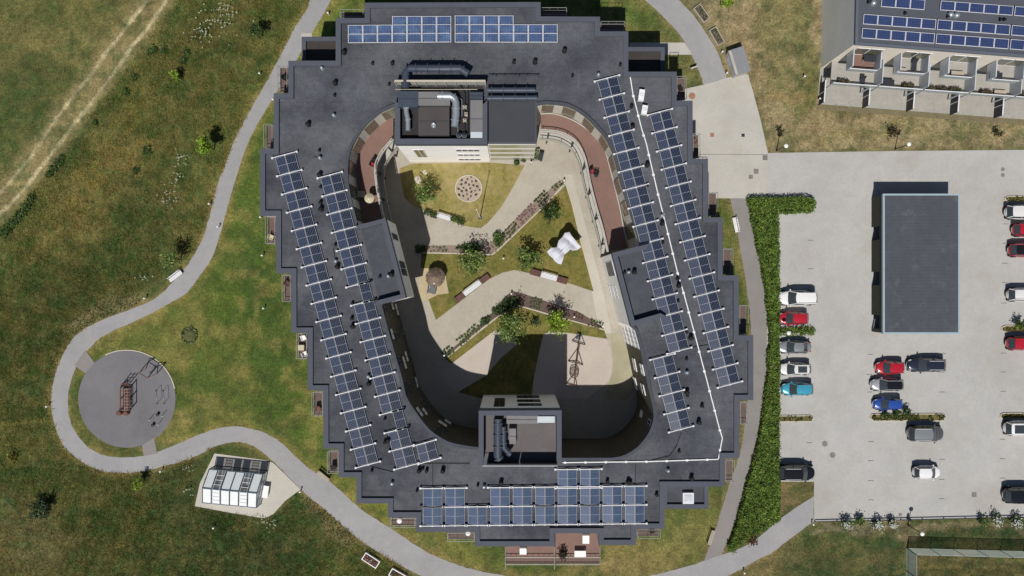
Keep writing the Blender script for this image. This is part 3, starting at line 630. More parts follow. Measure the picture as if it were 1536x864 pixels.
# narrow lower gallery with its own dark-line railing just inside the deck
for i_ in (deckE_i, deckW_i):
    k = [Vector((p.x, p.y)) for p in i_]; off = []
    for a in range(len(k)):
        d = (k[min(a + 1, len(k) - 1)] - k[max(0, a - 1)]).normalized(); nn = Vector((d.y, -d.x)); c = Vector((2, 8)) - k[a]
        off.append(k[a] + (nn if nn.dot(c) > 0 else -nn) * .35)
    ob = list(reversed([Vector((p.x, p.y)) for p in (deckE_o if i_ is deckE_i else deckW_o)])); MB().prism(off + ob, 3.4, 3.7).build('lower_gallery_deck', m_conc, bld)
    mb = MB()
    for z in (4.1, 4.75):
        for a, b in zip(off[:-1], off[1:]): mb.bar((a.x, a.y, z), (b.x, b.y, z), .07)
    for q, t in along(off, 2.4, .3): mb.bar((q.x, q.y, 3.7), (q.x, q.y, 4.75), .06)
    mb.build('gallery_railing', mat('gallery_rail', A(150, 148, 140), .5, .05, 1, 4, .03), bld)

# balconies in the corners of the stepped outer walls: deck > railing
m_bdeck = mat('balcony_boards', A(106, 90, 84), .8, .12, .6, 6, .12, seams=[(1, .14, .012, .8)])
def balcony(x0, y0, x1, y1, z=8.9, dm=m_bdeck):
    a, b = G(x0, y0, z), G(x1, y1, z); xa, xb, ya, yb = min(a.x, b.x), max(a.x, b.x), min(a.y, b.y), max(a.y, b.y)
    d = MB().box(((xa + xb) / 2, (ya + yb) / 2, z - .1), (xb - xa, yb - ya, .2)).build('balcony', dm, bld)
    mb = MB(); cs = [(xa, ya), (xb, ya), (xb, yb), (xa, yb)]
    for i in range(4):
        p, q = cs[i], cs[(i + 1) % 4]
        for zz in (z + .08, z + 1.0): mb.bar((p[0], p[1], zz), (q[0], q[1], zz), .05)
        L_ = math.dist(p, q); k = max(2, int(L_ / .9))
        for j in range(k): mb.bar((p[0] + (q[0] - p[0]) * j / k, p[1] + (q[1] - p[1]) * j / k, z), (p[0] + (q[0] - p[0]) * j / k, p[1] + (q[1] - p[1]) * j / k, z + 1.0), .03)
    mb.build('railing', mat('balcony_rail', A(146, 148, 146), .5, .05, 1, 4, .03), d)
for q in [(399.5,189,412,223),(420.5,102,434,139),(402,325,416,366),(427,413,439,452),(448,500,463,537),(471,587,487,622),(494,675,510,707),(587.5,774,624,787.5),(672.5,796,712,808),(954.5,791,988,803.5),(1085,688,1098,720),(1107,602,1119,634),(1106,458,1118.5,500),(1082,374,1096,411),(1060,290,1073.5,324),(1013,118,1027,150),(1037,203,1047,237),(513,19,547,29),(811,16,849,26),(900,36.5,935,49)]: balcony(*q)
# ground terraces on the south front
tz = 3.3
for (x0, x1, y0, y1) in ((758,832,814,834), (833,900,798,834)):
    a, b = G(x0, y0, tz), G(x1, y1, tz)
    dk = MB().box(((a.x + b.x) / 2, (a.y + b.y) / 2, tz - .1), (b.x - a.x - .02, a.y - b.y, .2)).build('terrace', m_deck, bld)
    c = G(x0, 846.5, tz); mb = MB(); mb.box(((a.x + b.x) / 2, (b.y + c.y) / 2, tz - .35), (b.x - a.x - .02, b.y - c.y - .05, .2)); mb.build('planter_strip', mat('planter_strip_boards', A(118, 98, 90), .9, .1, 1, 6, .1, seams=[(0, .5, .04, .75)]), dk)
    mb = MB()
    for yy, zz in ((b.y, tz + .55), (c.y, tz + .1)): mb.bar((a.x, yy, zz), (b.x, yy, zz), .07)
    k = 9
    for j in range(k + 1): x = a.x + (b.x - a.x) * j / k; mb.bar((x, b.y, tz), (x, b.y, tz + .55), .04)
    mb.build('railing', mat('terrace_rail', A(176, 174, 168), .5, .05, 1, 4, .03), dk)
    mb = MB(); 
    for px in ((758,) if x0 == 758 else (831.5, 899.5)):
        e = G(px, 819, tz); f_ = G(px, 853 if px < 890 else 846, tz); MB().bar((e.x, e.y, tz - .1), (f_.x, f_.y, tz - .1), .06, .9).build('side_screen', MATS['balcony_rail'], dk)
    for px in np.linspace(x0 + 3, x1 - 3, 3):
        q = G(px, 845, tz); MB().bar((q.x, q.y, 0), (q.x, q.y, tz - .4), .15).build('post', m_dark, dk)

# roof pipes and vents
vents = [(482,101),(515.4,77.6),(558,94),(588,94),(502,124),(501,142),(500,172),(461.5,186),(583,125.5),(771,92),(802.6,92),(859,112.5),(898,111),(847,75),(931,96),(948,159),(949,190),(478,225),(479,236),(479,262),(480,280),(480,303.5),(481,313.5),(502,367),(503,391.5),(505.5,400),(528,455),(527,478),(528.5,490),(550.6,542.5),(552,565),(552.7,576),(576.6,629),(577,664),(582,661),(557,707),(587.6,726),(628.4,707),(634,704),(639.6,707),(664,707),(716.5,729),(726,731),(751.6,725),(625,737),(911.5,723),(943,723.6),(947,723.6),(1002.7,706.7),(1038,718),(1019.6,678),(985.7,743),(971.4,247),(972,277.5),(993.5,323),(994,335),(995,364),(1017.5,418),(1019,428.5),(937.5,409),(943.5,408),(952,408),(1018,452),(1030.5,498),(1037,507),(1030.8,539),(1031,559),(1031,589),(1032,594),(1054,609.7),(1049,634),(569,415),(582,414),(587,412)]
vm = []
for i, (r_, h_) in enumerate(((.13, .55), (.17, .7), (.1, .45))):
    vm.append((r_, h_))
for i, (x, y) in enumerate(vents):
    r_, h_ = vm[i % 3]; p = G(x, y, 12.2); big = i % 6 != 0
    mb = MB(); mb.lathe((p.x, p.y, TOPF), [(r_ * 1.7, 0), (r_ * 1.6, .05), (r_, .08), (r_, h_ * .75), (r_ * 1.5, h_ * .76), (r_ * 1.5, h_ * .92), (r_ * .5, h_)], 10)
    mb.build('roof_vent', m_black if big else m_steel, bld)
mb = MB()
for l in ([(484,235),(470,236)], [(557,700),(590,708)], [(626,697),(640,695),(705,695)], [(1034,522),(1045,520),(1062,517)], [(1022,648),(1014,670),(1004,684),(977,690)], [(953,696),(953,723)], [(649,697),(649,730)], [(500,372),(503,390)]):
    pts = [G(x, y, TOPF) for x, y in l]
    for a, b in zip(pts[:-1], pts[1:]): mb.bar((a.x, a.y, TOPF + .06), (b.x, b.y, TOPF + .06), .06)
mb.build('roof_cable', m_black, bld)

# ------------------------------------------------------------------ plant on the roof: ducts, air handlers (things of their own)
zf = TOPF + .02
def duct(name, label, pts_px, rad, m, z, cat='duct', n=12, rect=None, flange=None):
    pts = [G(x, y, z + (dz if dz is not None else 0)) for x, y, dz in [(q + (0,))[:3] if len(q) == 2 else q for q in pts_px]]
    mb = MB()
    if rect:
        for a, b in zip(pts[:-1], pts[1:]): mb.bar(a, b, rect[0], rect[1])
    else: mb.tube(pts, rad, n)
    o = thing(name, label, cat, (pts[0].x, pts[0].y, zf)); mb.build('casing', m, o)
    mb = MB()
    for q, t in along(pts, 1.3, .5):
        zz = pts[0].z; mb.bar((q.x - t.x * .03, q.y - t.y * .03, zz), (q.x + t.x * .03, q.y + t.y * .03, zz), (rect[0] if rect else rad * 2) + .07, (rect[1] if rect else rad * 2) + .07)
    mb.build('flange', m, o)
    mb = MB()
    for q, t in along(pts, 2.6, .9): mb.bar((q.x, q.y, zf), (q.x, q.y, pts[0].z), .12)
    if len(mb.v): mb.build('support', m_dark, o)
    return o
duct('ventilation_duct', 'long dark blue round duct with bent ends on the roof behind the louvre screen', [(608,132),(608,110),(614,102.5),(690,102.5),(703,111)], .42, m_duct, 13.3)
duct('ventilation_duct', 'upper one of two parallel dark blue pipes beside the plant screen', [(731,135),(803,135)], .33, m_duct, 12.6)
duct('ventilation_duct', 'lower one of two parallel dark blue pipes beside the plant screen', [(731,147),(806,147)], .33, m_duct, 12.6)
duct('ventilation_duct', 'shiny galvanised duct elbow curving down beside the big grey air handler', [(657,144),(676,144,.1),(682,148),(684,154),(684,170),(682,190)], .42, m_steel, 12.9)
duct('ventilation_duct', 'slim shiny spiral duct with a kink beside the dark hopper', [(609,156),(609.5,168),(612,180),(612,196)], .28, m_steel, 12.7)
duct('ventilation_duct', 'straight dark blue duct on the roof well with row of black shadows', [(747,628),(747,684),(750,690)], .5, m_duct, 12.8)
duct('ventilation_duct', 'shorter dark blue duct bending beneath the grey unit in the roof well', [(755,640),(756,672),(766,682)], .33, m_duct, 12.8)
duct('ladder_rail', 'thin dark double rail on the roof above the two parallel pipes', [(732,113),(808,113)], .05, m_dark, 12.3, 'rail')
def unit(name, label, x0, y0, x1, y1, h, m, cat='air handler', fan=None, z=None, end=None):
    zt = zf + h; a, b = G(x0, y0, zt), G(x1, y1, zt); cx, cy = (a.x + b.x) / 2, (a.y + b.y) / 2; w_, d_ = abs(b.x - a.x), abs(a.y - b.y)
    o = thing(name, label, cat, (cx, cy, zf)); mb = MB()
    mb.box((cx, cy, zf + h / 2 + .06), (w_, d_, h - .12)); mb.build('casing', m, o)
    mb = MB()
    for sx in (-1, 1):
        for k in (-.5, .5): mb.bar((cx + sx * (w_ / 2 + .012), cy + k * d_, zf + .12), (cx + sx * (w_ / 2 + .012), cy + k * d_, zf + h), .05)
    mb.box((cx, cy, zt + .01), (w_ * .96, .05, .05)); mb.box((cx, cy, zf + .06), (w_ * 1.02, d_ * .9, .12)); mb.build('frame', m_dark, o)
    if fan:
        mb = MB(); f_ = G(fan[0], fan[1], zt); mb.lathe((f_.x, f_.y, zt), [(fan[2], 0), (fan[2], .25), (fan[2] * .85, .28), (fan[2] * .8, .1), (.06, .1), (.05, .2)], 20); mb.build('fan', m_steel, o)
    if end:
        e0, e1 = G(end[0], end[1], zt), G(end[2], end[3], zt); mb = MB(); mb.box(((e0.x + e1.x) / 2, (e0.y + e1.y) / 2, zt - .1), (abs(e1.x - e0.x), abs(e0.y - e1.y), .35)); mb.build('hood', mat('hood_grey', A(196, 206, 212), .4, .05, 1, 5, .05), o)
    return o
unit('air_handler', 'large flat grey plant box with white dome in the upper roof well', 627.5, 160.5, 674, 203, 1.0, mat('plant_box_felt', A(78, 73, 74), .8, .06, .5, 5, .05), fan=(650.5,188.5,.28))
unit('air_handler', 'grey rectangular air duct box leading into the shiny elbow', 627, 137.5, 675, 158, 1.35, m_unit)
unit('hopper', 'dark blue square hopper at the corner of the roof well', 597, 136.5, 627, 160.5, 1.5, m_duct, 'hopper')
unit('air_handler', 'tall narrow grey air handler with white end beside the block wall', 705.5, 150, 724, 207, 1.2, m_unit, end=(706,198,723.5,207))
unit('hopper', 'small dark hopper on the end of the narrow air handler', 705, 138, 724, 150, 1.0, m_duct, 'hopper')
unit('air_handler', 'long grey air handler with white end and fan in the south roof well', 760, 623.5, 808, 635.5, 1.2, m_unit, end=(806,624.5,832,634))
unit('fan_box', 'small dark grey fan box beside the blue ducts', 764, 643, 774, 666, 1.1, m_unit, 'fan box')
for (x, y, lb) in ((688.5,203,'first small round steel cowl at the well corner by the shiny elbow'), (696.5,203,'second small round steel cowl beside the narrow air handler end')):
    p = G(x, y, 12.4); o = thing('roof_cowl', lb, 'cowl', (p.x, p.y, zf)); MB().lathe((p.x, p.y, zf), [(.22, 0), (.22, .5), (.3, .52), (.3, .75), (.2, .8)], 16).build('cowl', m_steel, o); MB().lathe((p.x, p.y, zf + .72), [(.24, 0), (.24, .1), (.05, .14)], 16).build('cap', m_dark, o)
for (x, y, rz, l, lb) in ((962,143,8,1.25,'white outdoor air conditioning unit beside the white cable line, larger one nearer the roof edge'), (966.5,165,10,1.0,'smaller white outdoor unit beside the white cable line, close to the solar row')):
    p = G(x, y, 12.3); o = thing('condenser_unit', lb, 'air conditioner', (p.x, p.y, TOPF), -R(rz))
    mb = MB(); mb.box((0, 0, .45), (.62, l, .7)); mb.build('casing', m_white, o, True); mb = MB(); mb.lathe((0, 0, .8), [(.24, 0), (.24, .03), (.2, .04), (.05, .02)], 18); mb.build('fan_grille', m_rail, o, True)
    mb = MB()
    for k in (-.35, .35): mb.box((0, k * l, .05), (.7, .12, .1))
    mb.build('foot', m_dark, o, True)
# pipework and small fittings in the upper plant well
for l, r_, lb in (([(690,128),(697,140),(697,200)], .06, 'thin dark pipe running down the upper plant well beside the narrow air handler'), ([(702,130),(702,204)], .045, 'second thin pipe hugging the narrow air handler in the upper plant well'), ([(688,146),(693,150),(693,172),(687,180),(687,198)], .05, 'bent pale pipe between shiny elbow and narrow air handler')):
    pts = [G(x, y, zf + .35) for x, y in l]; o = thing('service_pipe', lb, 'pipe', (pts[0].x, pts[0].y, zf)); MB().tube(pts, r_, 7).build('pipe', m_steel if 'pale' in lb else m_dark, o); mb = MB()
    for q, t in along(pts, 1.4, .3): mb.box((q.x, q.y, zf + .18), (.1, .1, .34))
    mb.build('bracket', m_dark, o)
for x, y, sx, sy, h_, lb in ((697,160,.5,.4,.5,'small brass coloured valve box beside the thin pipes'), (699,171,.4,.5,.45,'small pale pump between the thin pipes'), (697,180,.45,.4,.5,'second small pump between the thin pipes, lower down'), (598,178,.4,.9,.5,'narrow dark box against the well wall beside the spiral duct')):
    g = G(x, y, zf + h_); o = thing('pump_unit', lb, 'pump', (g.x, g.y, zf)); MB().box((g.x, g.y, zf + h_ / 2), (sx, sy, h_), taper=.85).build('casing', m_woodg if 'dark' not in lb else m_dark, o); MB().lathe((g.x, g.y, zf + h_), [(.1, 0), (.1, .08), (.03, .12)], 10).build('cap', m_steel, o)
def conduit(name, label, l):
    pts = [G(x, y, TOPF) for x, y in l]; o = thing(name, label, 'cable conduit', pts[0]); mb = MB(); mc = MB()
    for a, b in zip(pts[:-1], pts[1:]): mb.bar((a.x, a.y, TOPF + .12), (b.x, b.y, TOPF + .12), .11, .07)
    for q, t in along(pts, 2.3, .4): mc.box((q.x, q.y, TOPF + .05), (.26, .26, .1), math.atan2(t.y, t.x)); mc.box((q.x, q.y, TOPF + .165), (.2, .2, .02), math.atan2(t.y, t.x))
    mb.build('tray', m_white, o); mc.build('bracket', m_white, o)
conduit('cable_conduit', 'long white cable conduit running down the parking side roof to the plant well', [(944,109),(949,141),(962,193),(969,215),(984,280),(1001,348),(1015.7,408),(1025,439),(1045.6,516),(1062.6,581),(1078,640),(1083,657),(1077,688.5),(970,692),(844,693.5)])
conduit('cable_conduit', 'short white conduit beside the plant well wall', [(835.5,640),(835.5,688)])

# ------------------------------------------------------------------ solar arrays
m_pframe = mat('panel_frame', A(182, 187, 196), .4, .03, 1, 4, .02)
def tent_array(name, label, units, z=TOPF + .1, cm=None):
    """units: (origin px, across px, down px, columns) - one east-west tent unit of two modules per entry"""
    o0 = G(*units[0][0], z); root = thing(name, label, 'solar array', o0)
    rails = MB(); feet = MB(); seen = set()
    for (o_, ac, dn, cols) in units:
        O, X1, Y1 = G(*o_, 12.15), G(o_[0] + ac[0], o_[1] + ac[1], 12.15), G(o_[0] + dn[0], o_[1] + dn[1], 12.15)
        ax = X1 - O; dy = Y1 - O; az = Vector((0, 0, 1)); zlo, zhi = .06, .24
        for c in cols:
            u0, u1 = (.045, .49) if c == 0 else (.51, .955); v0, v1 = .05, .95
            za, zb = (zlo, zhi) if c == 0 else (zhi, zlo)
            def pt(u, v): 
                t = (u - u0) / (u1 - u0); q = O + ax * u + dy * v; return Vector((q.x, q.y, z + .08 + za + (zb - za) * t))
            mb = MB(); w_ = .022; th = .04
            A_, B_, C_, D_ = pt(u0, v0), pt(u1, v0), pt(u1, v1), pt(u0, v1)
            mb.add([A_, B_, C_, D_, *(q - az * th for q in (A_, B_, C_, D_))], [(3, 2, 1, 0), (0, 1, 5, 4), (1, 2, 6, 5), (2, 3, 7, 6), (3, 0, 4, 7)], 0)
            e = az * .006
            def cell(ua, ub, va, vb, lift, mi):
                q = [pt(u0 + (u1 - u0) * a, v0 + (v1 - v0) * b) + az * lift for a, b in ((ua, va), (ub, va), (ub, vb), (ua, vb))]; mb.add(q, [(3, 2, 1, 0)], mi)
            cell(.03, .97, .012, .492, .005, 1); cell(.03, .97, .508, .988, .005, 1)
            for k in range(1, 6): cell(.03 + .94 * k / 6 - .014, .03 + .94 * k / 6 + .014, .012, .988, .009, 2)
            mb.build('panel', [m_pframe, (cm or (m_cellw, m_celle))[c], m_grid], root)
        ua, ub = (-.08, 1.06) if len(cols) == 2 else (.46, 1.06)
        for v in (0, 1):
            a = O + ax * ua + dy * v; b = O + ax * ub + dy * v; key = (round(a.x, 1), round(a.y, 1))
            if key in seen: continue
            seen.add(key); a.z = b.z = z + .3; rails.bar(a, b, .085, .06)
            for q in (a, b): feet.box((q.x, q.y, z + .16), (.2, .2, .32), math.atan2(ax.y, ax.x))
            m_ = (a + b) / 2; feet.box((m_.x, m_.y, z + .12), (.2, .2, .24), math.atan2(ax.y, ax.x))
    rails.v = rails.v; o_ = len(rails.v); rails.v += feet.v; rails.f += [tuple(i + o_ for i in f) for f in feet.f]; rails.m += feet.m; rails.c += feet.c; rails.sm += feet.sm; rails.build('mounting_frame', m_rail, root); return root
def row(o_, step, nseg, ac=(32.3, -8.5), half=(), skip=()):
    return [((o_[0] + step[0] * i, o_[1] + step[1] * i), ac, step, (1,) if i in half else (0, 1)) for i in range(nseg) if i not in skip]
tent_array('solar_array', 'longest tent row of solar panels, along the outer wall on the playground side', row((410.5,236.3), (7.38,27.36), 17))
tent_array('solar_array', 'tent row of solar panels with two half gaps, courtyard edge, playground side', row((478.6,266.6), (7.19,27.34), 16, half=(6, 13)) + [((622.5,668.5), (29.5,-8.4), (7,27.3), (0, 1))])
tent_array('solar_array', 'long tent row of solar panels between courtyard edge and white cable line', row((894.8,121.3), (7.23,27.27), 15))
tent_array('solar_array', 'tent row of solar panels on the parking side of the white cable line', row((974,172), (7.02,27.27), 15))
tent_array('solar_array', 'short tent row of four solar units at the lower bend of the parking side wing', row((978,539.4), (7,27.2), 4))
su = []
for rw, cols in ((2, range(10)), (1, (0, 1, 3, 4, 5, 6, 7, 8, 9)), (0, (6, 7))):
    for c in cols: su.append(((633 + c * 33.75, 704.5 + rw * 28.3 - c * .38 + (2.2 if rw == 0 else 0)), (31.4, -.3), (.1, 28.2), (0, 1)))
tent_array('solar_array', 'wide block of blue solar panels with castellated top edge on the lower wing', su, cm=(m_cells, m_cells2))
def flat_array(name, label, cells, z, m, tilt=.12, fr=m_rail):
    root = thing(name, label, 'solar array', G(*cells[0][0], z)); feet = MB()
    for (o_, ac, dn) in cells:
        O, X1, Y1 = G(*o_, z), G(o_[0] + ac[0], o_[1] + ac[1], z), G(o_[0] + dn[0], o_[1] + dn[1], z); ax, dy = X1 - O, Y1 - O; up = Vector((0, 0, 1))
        pt = lambda u, v: O + ax * u + dy * v + up * (.28 - tilt * v)
        mb = MB(); q = [pt(.01, .015), pt(.99, .015), pt(.99, .985), pt(.01, .985)]
        mb.add([*q, *(k - up * .05 for k in q)], [(3, 2, 1, 0), (0, 1, 5, 4), (1, 2, 6, 5), (2, 3, 7, 6), (3, 0, 4, 7)], 0)
        q = [pt(u, v) + up * .006 for u, v in ((.04, .06), (.96, .06), (.96, .94), (.04, .94))]; mb.add(q, [(3, 2, 1, 0)], 1)
        mb.build('panel', [fr, m], root)
        for u in (.1, .9): q = O + ax * u + dy * .5; feet.box((q.x, q.y, z + .1), (.1, dy.length * .9, .2), 0)
    feet.build('mounting_frame', m_dark, root); return root
ca = [((522.4 + 22.1 * c, 38.7 + 13.3 * r_ - .06 * c * 3), (22.1, -.15), (0, 13.3)) for r_ in (0, 1) for c in range(7)] + [((588.7 + 22.1 * c, 25.3), (22.1, -.1), (0, 13.3)) for c in range(4)]
flat_array('solar_array', 'blue solar panel block on the upper wing, first of two, towards the meadow', ca, TOPF, m_cellb)
cb = [((682.3 + 22 * c, 37.7 + 13.3 * r_), (22, .05), (0, 13.3)) for r_ in (0, 1) for c in range(7)] + [((682.3 + 22 * c, 24.4), (22, .05), (0, 13.3)) for c in range(4)]
flat_array('solar_array', 'blue solar panel block on the upper wing, second of two, towards the parking lot', cb, TOPF, m_cellb)
# ------------------------------------------------------------------ neighbouring block in the upper corner
NZ = 10.3
nb0 = G(1283, 65.5, NZ); nd = (G(1536, 84.5, NZ) - nb0).normalized(); nu = Vector((-nd.y, nd.x, 0))
nb = thing('terraced_house', 'pale three storey block with solar roof and glass fronted balconies beyond the parking lot', 'apartment building', (nb0.x, nb0.y, 0))
def NB(u, v, z): q = nb0 + nd * u + nu * v; return Vector((q.x, q.y, z))
LEN, DEP = 34.0, 12.0
wl = (G(1284.5, 0, NZ) - nb0).normalized(); back = nb0 + wl * DEP
def NBq(u, t, z): q = nb0 + nd * u + wl * (t * DEP); return Vector((q.x, q.y, z))
mb = MB(); mb.add([NBq(0, 0, 0), NBq(LEN, 0, 0), NBq(LEN, 0, NZ - .3), NBq(0, 0, NZ - .3)], [(0, 1, 2, 3)]); mb.build('front_wall', m_cream, nb)
mb = MB(); mb.add([NBq(0, 1, 0), NBq(0, 0, 0), NBq(0, 0, NZ - .3), NBq(0, 1, NZ - .3)], [(0, 1, 2, 3)]); mb.add([NBq(LEN, 0, 0), NBq(LEN, 1, 0), NBq(LEN, 1, NZ - .3), NBq(LEN, 0, NZ - .3), NBq(0, 1, 0), NBq(0, 1, NZ - .3)], [(0, 1, 2, 3), (1, 4, 5, 2)]); mb.build('side_wall', m_side, nb)
rp = [NBq(-.02, -.005, 0), NBq(LEN, -.005, 0), NBq(LEN, 1, 0), NBq(-.02, 1, 0)]; ri = offset_poly(rp, -.3)
mb = MB()
for i in range(4): mb.prism([rp[i], rp[(i + 1) % 4], ri[(i + 1) % 4], ri[i]], NZ - .35, NZ)
mb.build('roof_edge', mat('blue_grey_edge', A(96, 102, 114), .6, .05, 1, 5, .04), nb)
MB().sheet(ri, NZ - .12).build('roof', mat('slate_roof', A(84, 88, 98), .9, .06, .4, 5, .06), nb)
for (x, y) in ((1312, 3), (1428, 20.5), (1437, 21.5)):
    p = G(x, y, NZ + .4); f_ = MB().lathe((p.x, p.y, NZ - .12), [(.35, 0), (.35, .3), (.3, .45), (.15, .55), (.02, .58)], 16).build('roof_cowl', m_steel, nb)
for (x, y) in ((1302, 4), (1357, 20.5), (1421, 25.5), (1500, 30), (1506, 30)):
    p = G(x, y, NZ); MB().lathe((p.x, p.y, NZ - .12), [(.12, 0), (.12, .3), (.16, .32), (.16, .42), (.05, .45)], 10).build('roof_vent', m_black, nb)
BAY = 5.62; gv = mat('balcony_glass', A(170, 186, 190), .1, .05, 1, 4, .04, spec=.6, alpha=.55)
def nbox(u0, u1, v0, v1, z0, z1, mb): 
    P = [NB(u0, v0, 0), NB(u1, v0, 0), NB(u1, v1, 0), NB(u0, v1, 0)]; mb.prism(P, z0, z1); return mb
for k in range(6):
    u = .35 + k * BAY
    for z0, z1 in ((.1, 2.4), (3.4, 5.7), (6.7, 9.0)):
        for du in (.9, 2.5): 
            c = NB(u + du + .4, .0, 0); window((c.x, c.y), nd, 1.45, z0, z1, 1, m_glassg, m_rail, parent=nb, depth=.07)
    # top balcony
    b0, b1 = u + .35, u + 3.6
    d = nbox(b0, b1, -2.0, -.02, 6.35, 6.55, MB()).build('balcony', m_deck if k == 0 else m_pav2, nb)
    nbox(b0 - .06, b0 + .06, -2.0, -.1, 6.55, 8.4, MB()).build('side_screen', m_scr, d); nbox(b1 - .06, b1 + .06, -2.0, -.1, 6.55, 8.4, MB()).build('side_screen', m_scr, d)
    mb = MB(); nbox(b0, b1, -2.06, -1.99, 6.55, 7.5, mb); mb.build('glass_front', gv, d)
    mb = MB(); mb.bar(NB(b0, -2.03, 7.52), NB(b1, -2.03, 7.52), .09); mb.build('handrail', m_rail, d)
    # lower, deeper balcony
    b0, b1 = u - .2, u + BAY - .45; w2 = -2.9
    d = nbox(b0, b1, w2, -.02, 3.05, 3.25, MB()).build('balcony', m_pav2, nb)
    mb = MB(); nbox(b1 - .05, b1 + .05, w2, -.1, 3.25, 5.6, mb); mb.build('side_screen', m_scr, d)
    mb = MB(); nbox(b0, b1, w2 - .07, w2, 3.25, 4.2, mb); mb.build('glass_front', gv, d)
    mb = MB(); mb.bar(NB(b0, w2 - .03, 4.23), NB(b1, w2 - .03, 4.23), .1)
    for j in range(7): mb.bar(NB(b0 + (b1 - b0) * j / 6, w2 - .03, 3.2), NB(b0 + (b1 - b0) * j / 6, w2 - .03, 4.23), .05)
    mb.build('handrail', m_rail, d)
    for j in (0, 1): MB().bar(NB(b0 + .3 + j * (b1 - b0 - .6), w2 + .1, 0), NB(b0 + .3 + j * (b1 - b0 - .6), w2 + .1, 3.05), .14).build('post', m_scr, nb)
bits = [(0, 1.2, -2.5, 'lower', 'plants'), (0, 3.6, -2.5, 'lower', 'chair'), (1, 1.0, -1.6, 'top', 'bench'), (1, 3.6, -2.4, 'lower', 'plants'), (1, 1.0, -2.3, 'lower', 'table'), (2, .6, -2.5, 'lower', 'plants'), (2, 2.2, -2.5, 'lower', 'plants'), (2, 3.8, -2.5, 'lower', 'plants'), (3, 1.0, -1.5, 'top', 'table'), (3, 2.0, -2.5, 'lower', 'plants'), (3, 3.8, -2.4, 'lower', 'bench'), (2, 2.2, -1.5, 'top', 'bench'), (4, 1.0, -2.4, 'lower', 'plants'), (1, 2.6, -1.0, 'top', 'chair')]
ordn = ['first', 'second', 'third', 'fourth', 'fifth']; seen_lb = {}
for bay, du, v, lev, kind in bits:
    zz = 6.55 if lev == 'top' else 3.25; q = NB(.35 + bay * BAY + du, v, zz); lb0 = {'plants': 'long dark trough of plants', 'chair': 'dark lounge chair', 'bench': 'pale wooden bench', 'table': 'dark balcony table'}[kind] + ' on the ' + ordn[bay] + (' top' if lev == 'top' else ' lower') + ' balcony from the side wall'
    k = seen_lb[lb0] = seen_lb.get(lb0, 0) + 1
    if k > 1: lb0 = ('further ' if k == 2 else 'furthest along ') + lb0
    o = thing({'plants': 'plant_trough', 'chair': 'lounge_chair', 'bench': 'balcony_bench', 'table': 'balcony_table'}[kind], lb0.replace('furthest', 'last'), {'plants': 'planter', 'chair': 'chair', 'bench': 'bench', 'table': 'table'}[kind], q, math.atan2(nd.y, nd.x))
    if kind == 'plants':
        MB().box((0, 0, .22), (1.4, .4, .44)).build('trough', m_dark, o, True); c = leaf_cloud('plants', np.column_stack([rng.uniform(-.65, .65, 110), rng.uniform(-.2, .2, 110), .45 + rng.uniform(0, .35, 110)]), .1, tints(110, [A(84, 104, 56), A(104, 84, 70), A(60, 74, 40), A(130, 110, 90)], .2), m_leaf, None, .8); c.parent = o
    elif kind == 'chair':
        MB().box((0, 0, .35), (.6, 1.1, .1)).build('seat', m_dark, o, True); MB().box((0, .6, .6), (.6, .08, .6), rx=-.5).build('backrest', m_dark, o, True)
        for sx in (-1, 1): MB().box((sx * .26, 0, .16), (.05, .9, .3)).build('leg', m_rail, o, True)
    else:
        hh = .45 if kind == 'bench' else .72; MB().box((0, 0, hh - .03), (1.5, .55 if kind == 'bench' else .8, .06)).build('seat' if kind == 'bench' else 'table_top', m_woodg if kind == 'bench' else m_dark, o, True)
        for sx in (-1, 1): MB().box((sx * .6, 0, hh / 2 - .03), (.06, .45, hh - .06)).build('leg', m_dark, o, True)
ter = [NB(-.1, -.02, 0), NB(LEN, -.02, 0), NB(LEN, -4.6, 0), NB(-.1, -4.6, 0)]
ground_sheet('terrace_paving', ter, m_pav2)
ground_sheet('gravel_strip', [NB(-.1, -4.6, 0), NB(LEN, -4.6, 0), NB(LEN, -5.3, 0), NB(-.1, -5.3, 0)], m_stripb)
lab = ['at the corner by the side wall', 'with the small bright shrub beside it', 'third from the side wall', 'fourth from the side wall', 'fifth from the side wall, by the dark shrub', 'sixth from the side wall']
for k in range(5):
    q = NB(.05 + k * BAY, -3.0, 0); o = thing('partition_wall', 'dark slatted terrace partition ' + lab[k] + ' of the neighbouring block', 'partition', q, 0, 'partitions between the terraces')
    mb = MB(); nbox(.05 + k * BAY - .05, .05 + k * BAY + .05, -4.75, -2.0, .05, 1.9, mb); mb.build('panel', m_dark, o)
    mb = MB(); mb.bar(NB(.05 + k * BAY, -4.75, 1.93), NB(.05 + k * BAY, -2.0, 1.93), .14, .06); mb.bar(NB(.05 + k * BAY, -3.4, .1), NB(.05 + k * BAY, -3.4, 1.95), .12); mb.build('capping', m_rail, o)
def narr(name, label, x0, y0, cols, gapat, wpx=21.75, hpx=15, sl=.075):
    cells = []; x = x0
    for c in range(cols):
        if c and c % gapat == 0: x += 2.2
        cells.append(((x, y0 + (x - x0) * sl), (wpx, wpx * sl), (-.8, hpx))); x += wpx
    flat_array(name, label, cells, NZ - .1, m_cellr, .1)
narr('solar_array', 'lowest row of royal blue solar panels on the neighbouring roof, above the balconies', 1292, 43, 12, 5)
narr('solar_array', 'second row of royal blue solar panels up from the balconies', 1294, 22, 12, 5)
narr('solar_array', 'upper row of royal blue solar panels with gap, beyond the pair of steel cowls', 1409.5, 2, 7, 5, hpx=14)
narr('solar_array', 'short block of three royal blue solar panels near the roof corner', 1321, -4, 3, 5, hpx=15)
